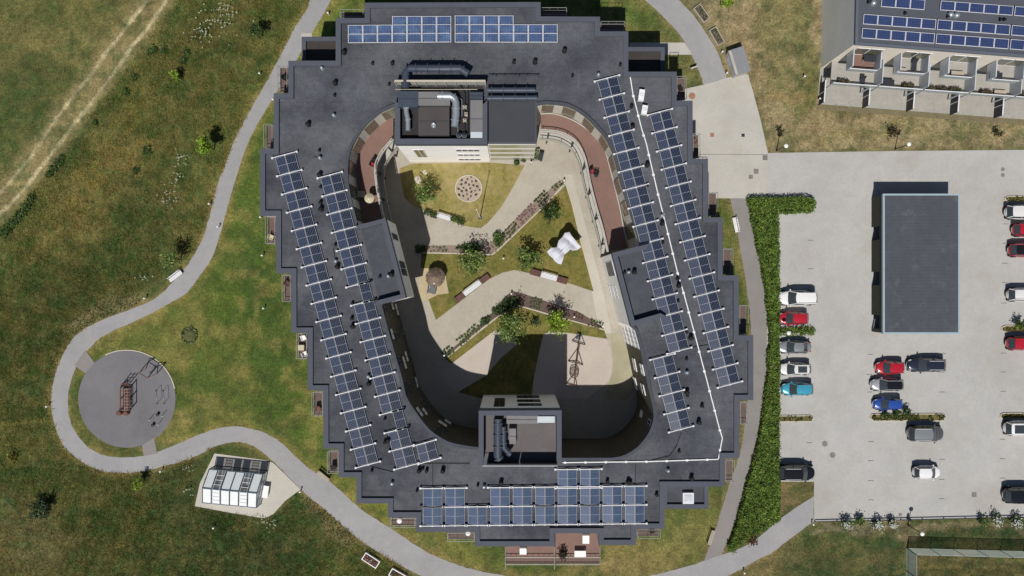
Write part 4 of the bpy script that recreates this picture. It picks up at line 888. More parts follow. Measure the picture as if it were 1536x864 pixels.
# things on those terraces
def box_thing(name, label, cat, px, py, z, size, m, rz=0, group=None, legs=False):
    p = G(px, py, z); o = thing(name, label, cat, p, rz, group); mb = MB()
    if legs:
        mb.box((0, 0, size[2] - .03), (size[0], size[1], .06)); mb.build('table_top', m, o, True)
        for sx in (-1, 1):
            for sy in (-1, 1): MB().box((sx * (size[0] / 2 - .06), sy * (size[1] / 2 - .06), (size[2] - .06) / 2), (.05, .05, size[2] - .06)).build('leg', m_rail, o, True)
    else:
        mb.box((0, 0, size[2] * .45), (size[0], size[1], size[2] * .9)); mb.build('body', m, o, True); MB().box((0, 0, size[2] * .95 + .003), (size[0] * 1.04, size[1] * 1.04, size[2] * .1)).build('lid', m, o, True)
    return o
box_thing('storage_box', 'dark storage box on the corner terrace of the neighbouring block', 'box', 1256, 117.5, .02, (1.0, .9, .8), m_dark, -.08)
box_thing('storage_box', 'small white box on the terrace beside the third partition', 'box', 1384, 124.5, .02, (.9, .5, .6), m_white, -.08)
box_thing('terrace_table', 'white square table on the ground terrace between two dark partitions', 'table', 1353, 126.5, .02, (.6, .6, .7), m_white, -.08, legs=True)
box_thing('terrace_table', 'dark table set on the red-brown top balcony of the neighbouring block', 'table', 1301, 90, 6.56, (1.4, .8, .75), m_dark, -.07, legs=True)

# ------------------------------------------------------------------ carport / bike shed on the parking lot
cz = 3.4; c0, c1 = G(1324.5, 501, cz), G(1440, 290.5, cz); cp = thing('bike_shed', 'long dark flat roofed parking shed with pale blue roof edge and olive board walls', 'shed', ((c0.x + c1.x) / 2, (c0.y + c1.y) / 2, 0))
P = [Vector((c0.x, c0.y)), Vector((c1.x, c0.y)), Vector((c1.x, c1.y)), Vector((c0.x, c1.y))]
MB().sheet(offset_poly(P, -.2), cz - .04).build('roof', m_carport, cp)
mb = MB(); I = offset_poly(P, -.22)
for i in range(4): mb.prism([P[i], P[(i + 1) % 4], I[(i + 1) % 4], I[i]], cz - .35, cz)
mb.build('roof_edge', m_blue, cp)
W_ = offset_poly(P, -.15)
x, yb, yt = W_[0].x, W_[0].y, W_[2].y; mb = MB()
ops = [(G(0, 472, 0).y, G(0, 500, 0).y), (G(0, 408, 0).y, G(0, 428, 0).y), (G(0, 341, 0).y, G(0, 361, 0).y)]
ys = sorted([yb, yt] + [q for o_ in ops for q in (max(yb, min(o_)), max(o_))]); segs = [(yb, min(ops[0]) if min(ops[0]) > yb else yb)]
cur = yb
for o_ in ops:
    lo, hi = min(o_), max(o_); lo = max(lo, yb + .4)
    if lo > cur: mb.box((x, (cur + lo) / 2, (cz - .3) / 2), (.12, lo - cur, cz - .3))
    mb.box((x, (lo + hi) / 2, cz - .75), (.12, hi - lo, .8)); cur = hi
mb.box((x, (cur + yt) / 2, (cz - .3) / 2), (.12, yt - cur, cz - .3)); mb.build('wall', m_board, cp)
mb = MB()
for (xa, ya, xb, yb_) in ((W_[1].x, yb, W_[1].x, yt), (x + .12, yt, W_[1].x - .12, yt), (x + .12, yb, W_[1].x - .12, yb)): mb.bar((xa, ya, cz / 2 - .15), (xb, yb_, cz / 2 - .15), .12, cz - .3)
mb.build('wall', m_board, cp)

# ------------------------------------------------------------------ cars
def paint(nm, c, metal=.25): return mat('car_paint_' + nm, A(*c), .25, .0, 1, 5, .02, metallic=metal, spec=.5, coat=.8)
TL = mat('tail_light_red', (.35, .01, .01), .2, 0, 1, 5, .02, coat=.5); HL = mat('head_light', (.34, .36, .38), .1, 0, 1, 5, .02, coat=.5); PLM = mat('number_plate', (.7, .7, .66), .5, 0, 1, 5, .02)
def car(label, px, py, Lp, Wp, Hh, front, body, roofm=None, style='hatch', rails=False, sun=False, name='parked_car'):
    L_ = Lp * S * .985; W_ = Wp * S * .97; p = G(px, py, .8)
    o = thing(name, label, 'car', (p.x, p.y, .046), 0 if front > 0 else math.pi, 'cars on the parking lot')
    belt = .62 * Hh; hood = .54 * Hh
    cowl = L_ * {'hatch': .245, 'suv': .25, 'sedan': .23, 'estate': .22}[style]; rearg = -L_ * {'hatch': .47, 'suv': .475, 'sedan': .36, 'estate': .475}[style]
    wst = cowl - L_ * {'hatch': .2, 'suv': .17, 'sedan': .19, 'estate': .18}[style]; rrt = rearg + L_ * {'hatch': .1, 'suv': .08, 'sedan': .15, 'estate': .1}[style]
    n = 48; e = 3.0
    def plan(t, inset):
        c, s_ = math.cos(t), math.sin(t); x = (L_ / 2 - inset) * math.copysign(abs(c) ** (2 / e), c); y = (W_ / 2 - inset) * math.copysign(abs(s_) ** (2 / e), s_)
        if x > 0: y *= 1 - .08 * (x / (L_ / 2)) ** 3
        else: y *= 1 - .11 * (-x / (L_ / 2)) ** 4
        return x, y
    def top(x):
        if x > cowl: return belt + (hood - belt) * min(1, ((x - cowl) / (L_ / 2 - cowl)) ** 1.3)
        if style == 'sedan' and x < rearg: return belt - .03
        return belt
    vs = []; fs = []; lv = [(0.0, .10), (.16, .02), (.45, 0), (.72, .015), (.92, .06), (1.0, .13)]
    for f_, ins in lv:
        for j in range(n):
            t = math.pi * (2 * j + 1) / n; x, y = plan(t, ins); vs.append((x, y, .22 + f_ * (top(x) - .22)))
    for i in range(len(lv) - 1):
        for j in range(n): fs.append((i * n + j, i * n + (j + 1) % n, (i + 1) * n + (j + 1) % n, (i + 1) * n + j))
    b = (len(lv) - 1) * n; h2 = n // 2; crown = []
    for j in range(h2):
        a, c = vs[b + j], vs[b + n - 1 - j]; row_ = []
        for k in (.25, .5, .75): vs.append((a[0], a[1] + (c[1] - a[1]) * k, a[2] + .05 * (1 - (2 * k - 1) ** 2))); row_.append(len(vs) - 1)
        crown.append([b + j, *row_, b + n - 1 - j])
    for j in range(h2 - 1):
        for k in range(4): fs.append((crown[j][k], crown[j + 1][k], crown[j + 1][k + 1], crown[j][k + 1]))
    mb = MB(); mb.add(vs, fs, 0, True); mb.box((0, 0, .2), (L_ * .9, W_ * .86, .1), mi=1); mb.build('body', [body, m_black], o, True)
    zb = belt - .01; zt = Hh; yb_, yt_ = W_ / 2 - .1, W_ / 2 - .3
    gl = lambda name, quads, m=m_carglass, sm=True: None
    def patch(name, p00, p10, p11, p01, bulge, m, nu=6, nv=2):   # p00-p10 lower edge, p01-p11 upper edge
        p00, p10, p11, p01 = map(Vector, (p00, p10, p11, p01)); vv = []; ff = []
        for j in range(nv + 1):
            for i in range(nu + 1):
                u, v = i / nu, j / nv; q = (p00 * (1 - u) + p10 * u) * (1 - v) + (p01 * (1 - u) + p11 * u) * v; vv.append(q + Vector(bulge) * (1 - (2 * u - 1) ** 2))
        for j in range(nv):
            for i in range(nu): a = j * (nu + 1) + i; ff.append((a, a + 1, a + nu + 2, a + nu + 1))
        MB().add(vv, ff, 0, True).build(name, m, o, True)
    patch('windshield', (cowl, -yb_, zb), (cowl, yb_, zb), (wst, yt_, zt - .05), (wst, -yt_, zt - .05), (.16, 0, .01), m_carglass)
    patch('rear_window', (rearg, yb_ * .9, zb), (rearg, -yb_ * .9, zb), (rrt, -yt_ * .9, zt - .06), (rrt, yt_ * .9, zt - .06), (-.06, 0, .01), m_carglass)
    for sy in (-1, 1): patch('side_window', (cowl, sy * yb_, zb), (rearg, sy * yb_ * .9, zb), (rrt, sy * yt_ * .9, zt - .05), (wst, sy * yt_, zt - .05), (0, sy * .03, 0), m_carglass)
    rm = roofm or body; vv = []; ff = []; nu_, nv_ = 8, 6
    for i in range(nu_ + 1):
        for j in range(nv_ + 1):
            u, v = i / nu_, j / nv_ * 2 - 1; x = rrt + (wst - rrt) * u + .16 * (1 - v * v) * max(0, (u - .7) / .3) - .06 * (1 - v * v) * max(0, (.3 - u) / .3)
            vv.append((x, v * (yt_ + .015) * (1 - .2 * max(0, (.25 - u) / .25) ** 2), zt - .05 + .05 * (1 - v * v) + .03 * (1 - (2 * u - 1) ** 2)))
    for i in range(nu_):
        for j in range(nv_): a = i * (nv_ + 1) + j; ff.append((a, a + nv_ + 1, a + nv_ + 2, a + 1))
    rf = MB().add(vv, ff, 0, True).build('roof', rm, o, True)
    if sun: 
        mb = MB(); mb.box(((rrt + wst) / 2 - .02, 0, zt + .035), ((wst - rrt) * .66, yt_ * 1.5, .02)); mb.build('sunroof', m_carglass, rf, True)
    mb = MB()
    for sy in (-1, 1):
        mb.bar((cowl, sy * yb_, zb), (wst, sy * yt_, zt - .04), .07); mb.bar((rearg, sy * yb_ * .9, zb), (rrt, sy * yt_ * .9, zt - .04), .09); xm = (cowl + rearg) / 2
        mb.bar((xm, sy * (yb_ + .03), zb), ((wst + rrt) / 2, sy * (yt_ + .03), zt - .05), .06); mb.bar((wst, sy * yt_, zt - .03), (rrt, sy * yt_, zt - .03), .06)
    mb.build('pillar', body, o, True)
    if rails:
        for sy in (-1, 1): MB().bar((wst - .15, sy * (yt_ - .06), zt + .05), (rrt + .1, sy * (yt_ - .06), zt + .05), .045).build('roof_rail', m_rail, o, True)
    for sy in (-1, 1):
        MB().box((cowl - .18, sy * (W_ / 2 + .06), belt + .06), (.16, .2, .13), taper=.8).build('mirror', body, o, True)
        x, y = plan(.30, .0); MB().box((L_ / 2 - .34, sy * (W_ / 2 - .34), hood - .06), (.32, .26, .1), -sy * .45, ry=.3).build('headlight', HL, o, True)
        MB().box((-L_ / 2 + .2, sy * (W_ / 2 - .3), belt - .16), (.14, .2, .2), sy * .6).build('taillight', TL, o, True)
        for fx in (-.31, .30):
            mb = MB(); ax = Vector((L_ * fx, sy * (W_ / 2 - .12), .32))
            t_ = MB(); t_.tube([ax - Vector((0, .11, 0)), ax + Vector((0, .11, 0))], .32, 18); wheel = thing('wheel', None, None); wheel.parent = o; wheel.location = ax
            t_ = MB(); t_.tube([(0, -.11, 0), (0, .11, 0)], .32, 18); t_.build('tyre', m_black, wheel, True); r_ = MB(); r_.tube([(0, -.118, 0), (0, .118, 0)], .2, 12); r_.build('rim', m_steel, wheel, True)
    for sx in (-1, 1): MB().box((sx * (L_ / 2 + .0), 0, .5), (.02, .5, .11)).build('number_plate', PLM, o, True)
    mb = MB()
    mb.bar((cowl + .12, -.1, zb + .03), (cowl - .02, -.62, zb + .07), .03); mb.bar((cowl + .12, .5, zb + .03), (cowl + .02, -.02, zb + .07), .03); mb.build('wiper', m_black, o, True)
    return o
white = paint('white', (240, 240, 240), 0); red = paint('red', (186, 34, 50), .1); silver = paint('silver', (158, 162, 164), .4); pearl = paint('pearl_white', (226, 226, 224), 0); cyan = paint('light_blue', (72, 168, 196), .2)
black = paint('black', (30, 30, 34), .2); navy = paint('dark_blue_grey', (52, 58, 74), .4); blue = paint('blue', (48, 86, 170), .2); grey = paint('grey', (108, 108, 110), .4); silv2 = paint('light_silver', (190, 192, 196), .4); red2 = paint('dark_red', (172, 24, 36), .1)
glassroof = mat('car_roof_black', (.012, .012, .014), .12, 0, 1, 5, .02, coat=.8)
car('white large off-road car at the top of the hedge row with grey bumper end', 1196, 447, 59, 23.5, 1.85, -1, white, style='suv', rails=True)
car('red hatchback beside the white off-road car along the hedge', 1190.5, 477.5, 45.5, 20.5, 1.48, -1, red)
car('silver grey saloon just below the small hedge island', 1192, 520.5, 51.5, 20.5, 1.45, -1, silver, style='sedan')
car('white car with black glass sunroof along the hedge', 1192.5, 553.5, 49, 20, 1.5, -1, pearl, sun=True)
car('light blue hatchback, last of the five cars along the hedge', 1196, 583.5, 48.5, 20.5, 1.5, -1, cyan)
car('black estate car alone by the dry grass patch at the hedge', 1195, 709, 55, 25, 1.7, 1, black, roofm=glassroof, style='suv', rails=True)
car('small red hatchback below the parking shed', 1335, 551.5, 43, 21, 1.48, -1, red)
car('dark blue grey estate car beside the small red hatchback', 1390, 547.5, 58.5, 22, 1.48, -1, navy, style='estate', rails=True)
car('two tone hatchback with silver bonnet and black roof', 1331, 577, 49.5, 20.5, 1.5, -1, silv2, roofm=glassroof)
car('blue hatchback next to the long grass island', 1332, 606, 44, 19, 1.5, -1, blue)
car('grey sport utility car below the long grass island', 1388.5, 650, 54, 25.5, 1.66, 1, grey, roofm=silver, style='suv', rails=True)
car('small white car alone in the middle of the parking lot', 1390.5, 708.5, 41, 21, 1.5, 1, white)
car('white car cut by the picture edge below the upper grass island', 1536, 318, 56, 23, 1.6, 1, pearl, style='suv')
car('red car with dark rear window just below the white one at the picture edge', 1544, 344.5, 50, 22, 1.5, 1, red)
car('dark red car with black roof at the picture edge', 1540, 375, 54, 22.5, 1.55, 1, red2, roofm=glassroof)
car('silver white car alone at the picture edge level with the shed end', 1537, 442, 52, 22, 1.55, 1, pearl, style='estate', rails=True)
car('red van like car below the grass island at the picture edge', 1536, 515, 52, 22.5, 1.65, 1, red)
car('white car with black rear roof below the lower grass island at the picture edge', 1532, 642.5, 51, 24, 1.6, 1, white, roofm=white, style='suv', sun=True)
car('black car low at the picture edge above the planted fence', 1532, 743, 54, 26, 1.7, 1, black, style='suv')

# ------------------------------------------------------------------ vegetation
LG = [A(124, 150, 74), A(100, 128, 60), A(150, 172, 98), A(72, 98, 46), A(168, 186, 116)]
YG = [A(160, 192, 60), A(134, 168, 48), A(182, 208, 86), A(104, 138, 42)]
DG = [A(76, 102, 52), A(60, 84, 42), A(104, 130, 68), A(44, 62, 32)]
GG = [A(92, 112, 76), A(74, 94, 60), A(112, 130, 92), A(58, 76, 46)]
HG = [A(112, 138, 56), A(124, 148, 62), A(94, 122, 48), A(66, 94, 36), A(134, 156, 78)]
def tree(px, py, zc, rp, label, cols=LG, dens=1.0, squash=.75, group=None, name='young_tree', stake=False, leaf=.13):
    rr = rp * S * (H - zc) / H; c = G(px, py, zc); o = thing(name, label, 'tree', (c.x, c.y, 0), 0, group)
    zlo = max(.25, zc - rr * .9); nb_ = 16; mb = MB(); tips = []
    mb.tube([(c.x, c.y, 0), (c.x + rng.normal(0, .03), c.y, zlo * .7), (c.x + rng.normal(0, .06), c.y + rng.normal(0, .06), zc), (c.x, c.y, zc + rr * squash * .8)], [.07 + rr * .02, .055 + rr * .015, .03, .01], 7)
    for k in range(nb_):
        a = 2.4 * k + rng.normal(0, .3); f = rng.uniform(.45, 1.0); zt = zc + rng.uniform(-.75, .75) * rr * squash
        f *= math.sqrt(max(.15, 1 - ((zt - zc) / (rr * squash)) ** 2)); tip = Vector((c.x + math.cos(a) * rr * f, c.y + math.sin(a) * rr * f, zt)); st = Vector((c.x, c.y, max(zlo * .7, zt - rr * .55)))
        mb.tube([st, (st + tip) / 2 + Vector((0, 0, .08)), tip], [.025, .016, .006], 5, cap=False); tips += [(tip, 1.0), ((st * .4 + tip * .6), .7)]
    mb.build('trunk', m_bark, o)
    N_ = int(520 * dens * max(.35, min(2.2, rr * rr * .75))); P = []; cs = []
    for k in range(N_):
        tp, s_ = tips[rng.integers(len(tips))]; sp = rr * .17 * s_ + .05
        P.append((tp.x + rng.normal(0, sp), tp.y + rng.normal(0, sp), max(.1, tp.z + rng.normal(0, sp * .8))))
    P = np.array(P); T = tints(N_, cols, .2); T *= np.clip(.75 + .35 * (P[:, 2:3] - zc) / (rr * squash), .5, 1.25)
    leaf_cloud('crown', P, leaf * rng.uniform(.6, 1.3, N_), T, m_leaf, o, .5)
    return o
ct = 'young trees on the courtyard lawns'
tree(637, 291, 2.8, 17, 'slender young tree beside two round stepping discs on the upper courtyard lawn', LG, 1.3, 1.0, ct)
tree(711, 394, 3.0, 22, 'leafy tree between the thatched play tower and the strip bed', LG, 1.3, .8, ct)
tree(793, 387, 2.8, 19, 'young tree between the white canopy and the upper strip bed', LG, 1.3, .9, ct)
tree(826, 320, 1.9, 15, 'low loose tree near the top of the courtyard triangle lawn', DG, 1.0, .8, ct)
tree(764, 489, 3.4, 23, 'largest courtyard tree, reaching over the shaded rubber surface', LG, 1.6, .9, ct)
tree(836, 484, 3.3, 17, 'bright yellow green courtyard tree at the edge of the building shadow', YG, 1.5, .9, ct)
tree(803, 483, .7, 8, 'small grey green shrub on the lower courtyard lawn', GG, .8, .7, name='shrub')
tree(304.5, 217, 3.6, 13, 'bright yellow green sapling with round shadow in the meadow by the path', YG, 1.9, .9, 'saplings in the meadow')
tree(384, 45, 2.4, 11, 'dark green sapling near the top of the meadow', DG, 1.3, .9, 'saplings in the meadow')
tree(256, 388, 3.0, 14, 'thin pale sapling above the bench at the path bend', LG, .8, .8, 'saplings in the meadow')
tree(58, 766, 1.5, 16, 'round bushy grey green sapling in the lower meadow', GG, 1.8, .75, 'saplings in the meadow')
tree(206, 727, 1.9, 8, 'small yellow green sapling just below the path loop', YG, 1.2, .9, 'saplings in the meadow')
tree(262, 113, 1.5, 7, 'tiny bright sapling in the tall meadow grass', YG, 1.2, 1.2, 'saplings in the meadow')
tree(1092, 3, 1.2, 9, 'bright green bush at the top edge by the planter boxes', YG, 1.4, .7, name='shrub')
tree(1341, 198, 1.0, 9, 'brown loose shrub in dry grass below the neighbouring block', [A(100, 84, 62), A(84, 70, 52), A(116, 104, 70)], .7, .8, name='shrub')
tree(1172, 198, 1.4, 5, 'bare staked sapling in dry grass beside the paved forecourt', [A(90, 80, 56), A(72, 64, 46)], .4, 1.2, name='sapling')
tree(1501, 200, 1.4, 6, 'bare staked sapling in dry grass far along the parking lot edge', [A(92, 82, 58), A(74, 66, 48)], .4, 1.2, name='sapling')
tree(1293, 121.5, 1.0, 5, 'small bright green shrub beside the second dark partition', YG, 1.2, 1.0, name='shrub')
tree(1520, 131, .9, 6, 'dark leafless shrub by the terrace far along the neighbouring block', [A(60, 50, 44), A(46, 40, 36)], .9, .9, name='shrub')
tree(18, 686, .5, 8, 'low yellow flowering clump in the meadow near the picture edge', [A(150, 150, 60), A(130, 134, 52), A(100, 112, 44)], .8, .4, name='shrub')
tree(1128, 811, .9, 9, 'reddish brown loose shrub at the tip of the hedge', [A(118, 84, 58), A(96, 66, 48), A(90, 104, 50)], .8, .8, name='shrub')
for i, (x, y, r_, lb) in enumerate([(1271, 787, 9, 'first white flowering shrub from the path end on the parking lot edge'), (1292, 783, 7, 'low green shrub, second along the parking lot edge'), (1317, 788, 9, 'white flowering shrub between two low green ones on the parking lot edge'), (1340, 786, 8, 'white flowering shrub beside the lamp post foot'), (1476, 783, 7, 'green shrub before the tall flowering group near the picture edge'), (1498, 780, 10, 'tall white flowering shrub near the picture edge above the fence'), (1528, 784, 10, 'white flowering shrub at the picture edge above the fence')]):
    fl = [A(250, 250, 240)] * 2 if 'white' in lb else []
    o = tree(x, y, .9, r_, lb, DG + LG[:3] + fl, 1.2, .7, 'shrubs along the parking lot edge', 'flowering_shrub' if fl else 'shrub')
    if fl:
        c = G(x, y, 1.3); n_ = 60; P = np.column_stack([c.x + rng.normal(0, r_ * S * .38, n_), c.y - .15 + rng.normal(0, r_ * S * .33, n_), 1.35 + rng.normal(0, .12, n_)])
        leaf_cloud('blossom', P, .07, tints(n_, [A(252, 252, 246)], .05), m_leaf, o, 1.0, .8)
for (x, y, r_) in [(92,238,6),(86,246,7),(80,254,6),(74,262,5),(48,296,6),(43,304,7),(38,313,6),(33,320,8),(27,327,8),(20,334,7),(13,342,8),(6,350,9),(202,116,5),(188,137,5),(224,78,5),(232,74,5),(245,76,5),(143,184,4),(280,78,5),(275,90,5),(220,226,8),(204,256,6)]:
    tree(x, y, .2, r_, 'low dark green weed clump in the rough grass beside the farm track', [A(80,106,54), A(92,118,60), A(66,90,46)], .8, .45, 'weed clumps along the farm track', 'weed_clump')
def clump_field(name, label, cat, poly, zh, dens, cols, leaf=.14, kind=None, inner=None, rough=.26, parts='foliage'):
    P = [(q.x, q.y) for q in poly]; xs = [q[0] for q in P]; ys = [q[1] for q in P]; ar = 0
    for i in range(len(P)): a, b = P[i], P[(i + 1) % len(P)]; ar += a[0] * b[1] - b[0] * a[1]
    ar = abs(ar) / 2; n_ = int(ar * dens * 1.0)
    cx, cy = sum(xs) / len(xs), sum(ys) / len(ys); o = thing(name, label, cat, (cx, cy, 0))
    core = MB(); core.prism(offset_poly(ccw(P), -.22), 0, zh * (.58 if zh > 1 else .7)); core.build('branches', mat('hedge_core', A(44, 60, 26), .95, .2, 2, 9, .2), o)
    got = []
    while sum(len(g) for g in got) < n_:
        q = np.column_stack([rng.uniform(min(xs), max(xs), n_ * 2), rng.uniform(min(ys), max(ys), n_ * 2)]); got.append(q[in_poly(q[:, 0], q[:, 1], P)])
    q = np.concatenate(got)[:n_]; hh = fbm(q[:, 0] + 50, q[:, 1] + 50, 1.3, 90, 3); lump = fbm(q[:, 0] + 50, q[:, 1] + 50, 3.0, 95, 2)
    z = zh * (.86 + rough * (hh - .5) * 2 + .12 * (lump - .5)) + rng.normal(0, .05, n_)
    T = tints(n_, cols, .2) * (.2 + 1.6 * np.clip(lump * .5 + hh * .5, .1, 1))[:, None]  # low hollows darkened: dark shading put into the leaf tint
    bare = (fbm(q[:, 0] + 20, q[:, 1] + 70, .5, 58, 3) > .6) & (rng.random(n_) < .35); T[bare] = T[bare] * np.array([1.15, .85, .9]); z[bare] -= .15; top = np.column_stack([q, z]); ring = np.array(P + [P[0]]); L_ = np.hypot(*np.diff(ring, axis=0).T); ns = int(L_.sum() * zh * dens * .55)
    s_ = rng.uniform(0, L_.sum(), ns); cum = np.concatenate([[0], np.cumsum(L_)]); k = np.clip(np.searchsorted(cum, s_) - 1, 0, len(L_) - 1); f = (s_ - cum[k]) / np.maximum(L_[k], 1e-6)
    side = np.column_stack([ring[k] + (ring[k + 1] - ring[k]) * f[:, None] + rng.normal(0, .1, (ns, 2)) + .3 * (fbm(s_ + 30, s_ * 0 + 5, .8, 44, 2) - .45)[:, None] * np.column_stack([(ring[k + 1] - ring[k])[:, 1], -(ring[k + 1] - ring[k])[:, 0]]) / np.maximum(L_[k], 1e-6)[:, None] * (zh > 1), rng.uniform(.05, zh * .95, ns)])
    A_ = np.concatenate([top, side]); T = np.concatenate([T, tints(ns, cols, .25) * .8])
    leaf_cloud(parts, A_, leaf * rng.uniform(.7, 1.35, len(A_)), T, m_leaf, o, .8); return o
hz = 1.25
hedge_px = [(1123,297.5),(1150,297.5),(1200,297),(1218,298),(1222,303),(1221,312),(1216,318),(1166.5,320),(1167,420),(1167.5,560),(1167,700),(1167.5,781),(1150,790),(1132,799),(1116,810),(1105,819),(1098,827),(1093.5,821),(1103,793),(1111,764),(1124,717),(1138,662),(1145.5,610),(1152,560),(1154.5,510),(1152.5,470),(1149,440),(1142.5,397),(1132,345)]
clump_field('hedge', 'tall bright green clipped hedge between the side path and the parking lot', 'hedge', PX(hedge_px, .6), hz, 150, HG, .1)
clump_field('hedge', 'short strip of low hedge dividing the parking bays beside the red hatchback', 'hedge', PX([(1168,492),(1219,491),(1222,496),(1219,502),(1168,502)], .3), .6, 90, HG, .1)
clump_field('hedge', 'small dark clipped hedge block on the upper side of the white courtyard bench', 'hedge', PX([(638,313.5),(655,321),(653,326.5),(636.5,320)], .4), .8, 130, DG, .08); clump_field('hedge', 'small dark clipped hedge block on the lower side of the white courtyard bench', 'hedge', PX([(678,323),(696.5,330),(694,337),(676.5,330)], .4), .8, 130, DG, .08)
clump_field('shrub', 'round dark green bush at the bend of the upper strip bed', 'shrub', PX([(741,352),(747,349),(754,353),(754,362),(749,370),(742,366)], .5), .9, 130, HG[2:] + DG, .09)
for poly, lb in (([(762,452),(772,446),(779,449),(778,458),(766,462)], 'mid green bush in the tip of the lower strip bed'), ([(748,458),(760,447),(768,452),(762,466),(752,466)], 'dark bush beside the largest courtyard tree'), ([(738,463),(748,460),(752,467),(741,472)], 'leafy perennial clump beside the kerb of the lower strip bed'), ([(721,480),(734,474),(732,486),(722,488)], 'pale green perennial clump in the lower strip bed'), ([(685,372),(696,367),(716,364),(720,376),(705,379)], 'dark spreading bush in the strip bed below the upper path'), ([(624,369),(638,369),(638,378),(624,378)], 'shaded bush at the dark end of the strip bed')):
    clump_field('shrub', lb, 'shrub', PX(poly, .3), .55, 120, DG + GG, .1)
# grass islands between the parking bays
def island(name, label, poly, cols, dens=26, plants=True):
    P = PX(poly); c = sum(P, Vector()) / len(P); o = thing(name, label, 'planting island', (c.x, c.y, 0))
    w_ = [Vector(p[:2]) for p in P]; I = offset_poly(w_, -.12); mb = MB(); nn = len(w_)
    for i in range(nn): mb.prism([w_[i], w_[(i + 1) % nn], I[(i + 1) % nn], I[i]], 0, .16)
    mb.build('kerb', m_kerb, o); MB().sheet(I, .1).build('soil', mat('island_turf', A(120, 110, 72), .95, .15, 1, 7, .3, hue2=(A(92, 92, 50), .8, .42, .6)), o)
    a = abs(sum(I[i].x * I[(i + 1) % nn].y - I[(i + 1) % nn].x * I[i].y for i in range(nn))) / 2; n_ = int(a * dens)
    q = np.column_stack([rng.uniform(min(p.x for p in I), max(p.x for p in I), n_ * 2), rng.uniform(min(p.y for p in I), max(p.y for p in I), n_ * 2)]); q = q[in_poly(q[:, 0], q[:, 1], I)]
    q = q[fbm(q[:, 0] + 9, q[:, 1] + 9, 1.2, 33, 2) > .36]
    leaf_cloud('foliage', np.column_stack([q, .14 + rng.uniform(0, .2, len(q))]), .14, tints(len(q), cols, .25), m_leaf, o, .8); return o
OL = [A(112, 108, 62), A(92, 96, 50), A(76, 84, 42), A(130, 118, 74)]
island('planting_island', 'short rounded grass island against the hedge, below the light blue car', [(1168,623),(1215,622.5),(1219,625),(1219.5,629),(1216,632.5),(1168,633)], OL)
island('planting_island', 'long rounded grass island between the blue car and the grey car', [(1307,620.5),(1360,620),(1414,620),(1417.5,623),(1417,629),(1412,631.5),(1360,631.5),(1309,631.5),(1304,627)], OL + DG[:2], 60)
island('planting_island', 'grass island at the picture edge above the white car', [(1512,294),(1620,293),(1620,303),(1511,303.5),(1506,300),(1506,297)], OL)
island('planting_island', 'grass island at the picture edge above the red van like car', [(1507,488),(1620,486.5),(1620,497),(1505,498.5),(1501,495),(1502,490)], OL)
island('planting_island', 'grass island at the picture edge above the white car with black roof', [(1505,619),(1620,617.5),(1620,627),(1503,629),(1499,626),(1500,621)], OL)
tree(1532, 486, 1.2, 8, 'dark shrub on the grass island at the picture edge', DG + YG[:2], 1.2, .8, name='shrub')
for x, y, lb in ((1329, 621, 'first'), (1346, 620, 'second'), (1361, 617, 'third')): tree(x, y, .9, 6, lb + ' small dark shrub from the rounded end of the long grass island', DG, 1.0, 1.0, name='shrub')
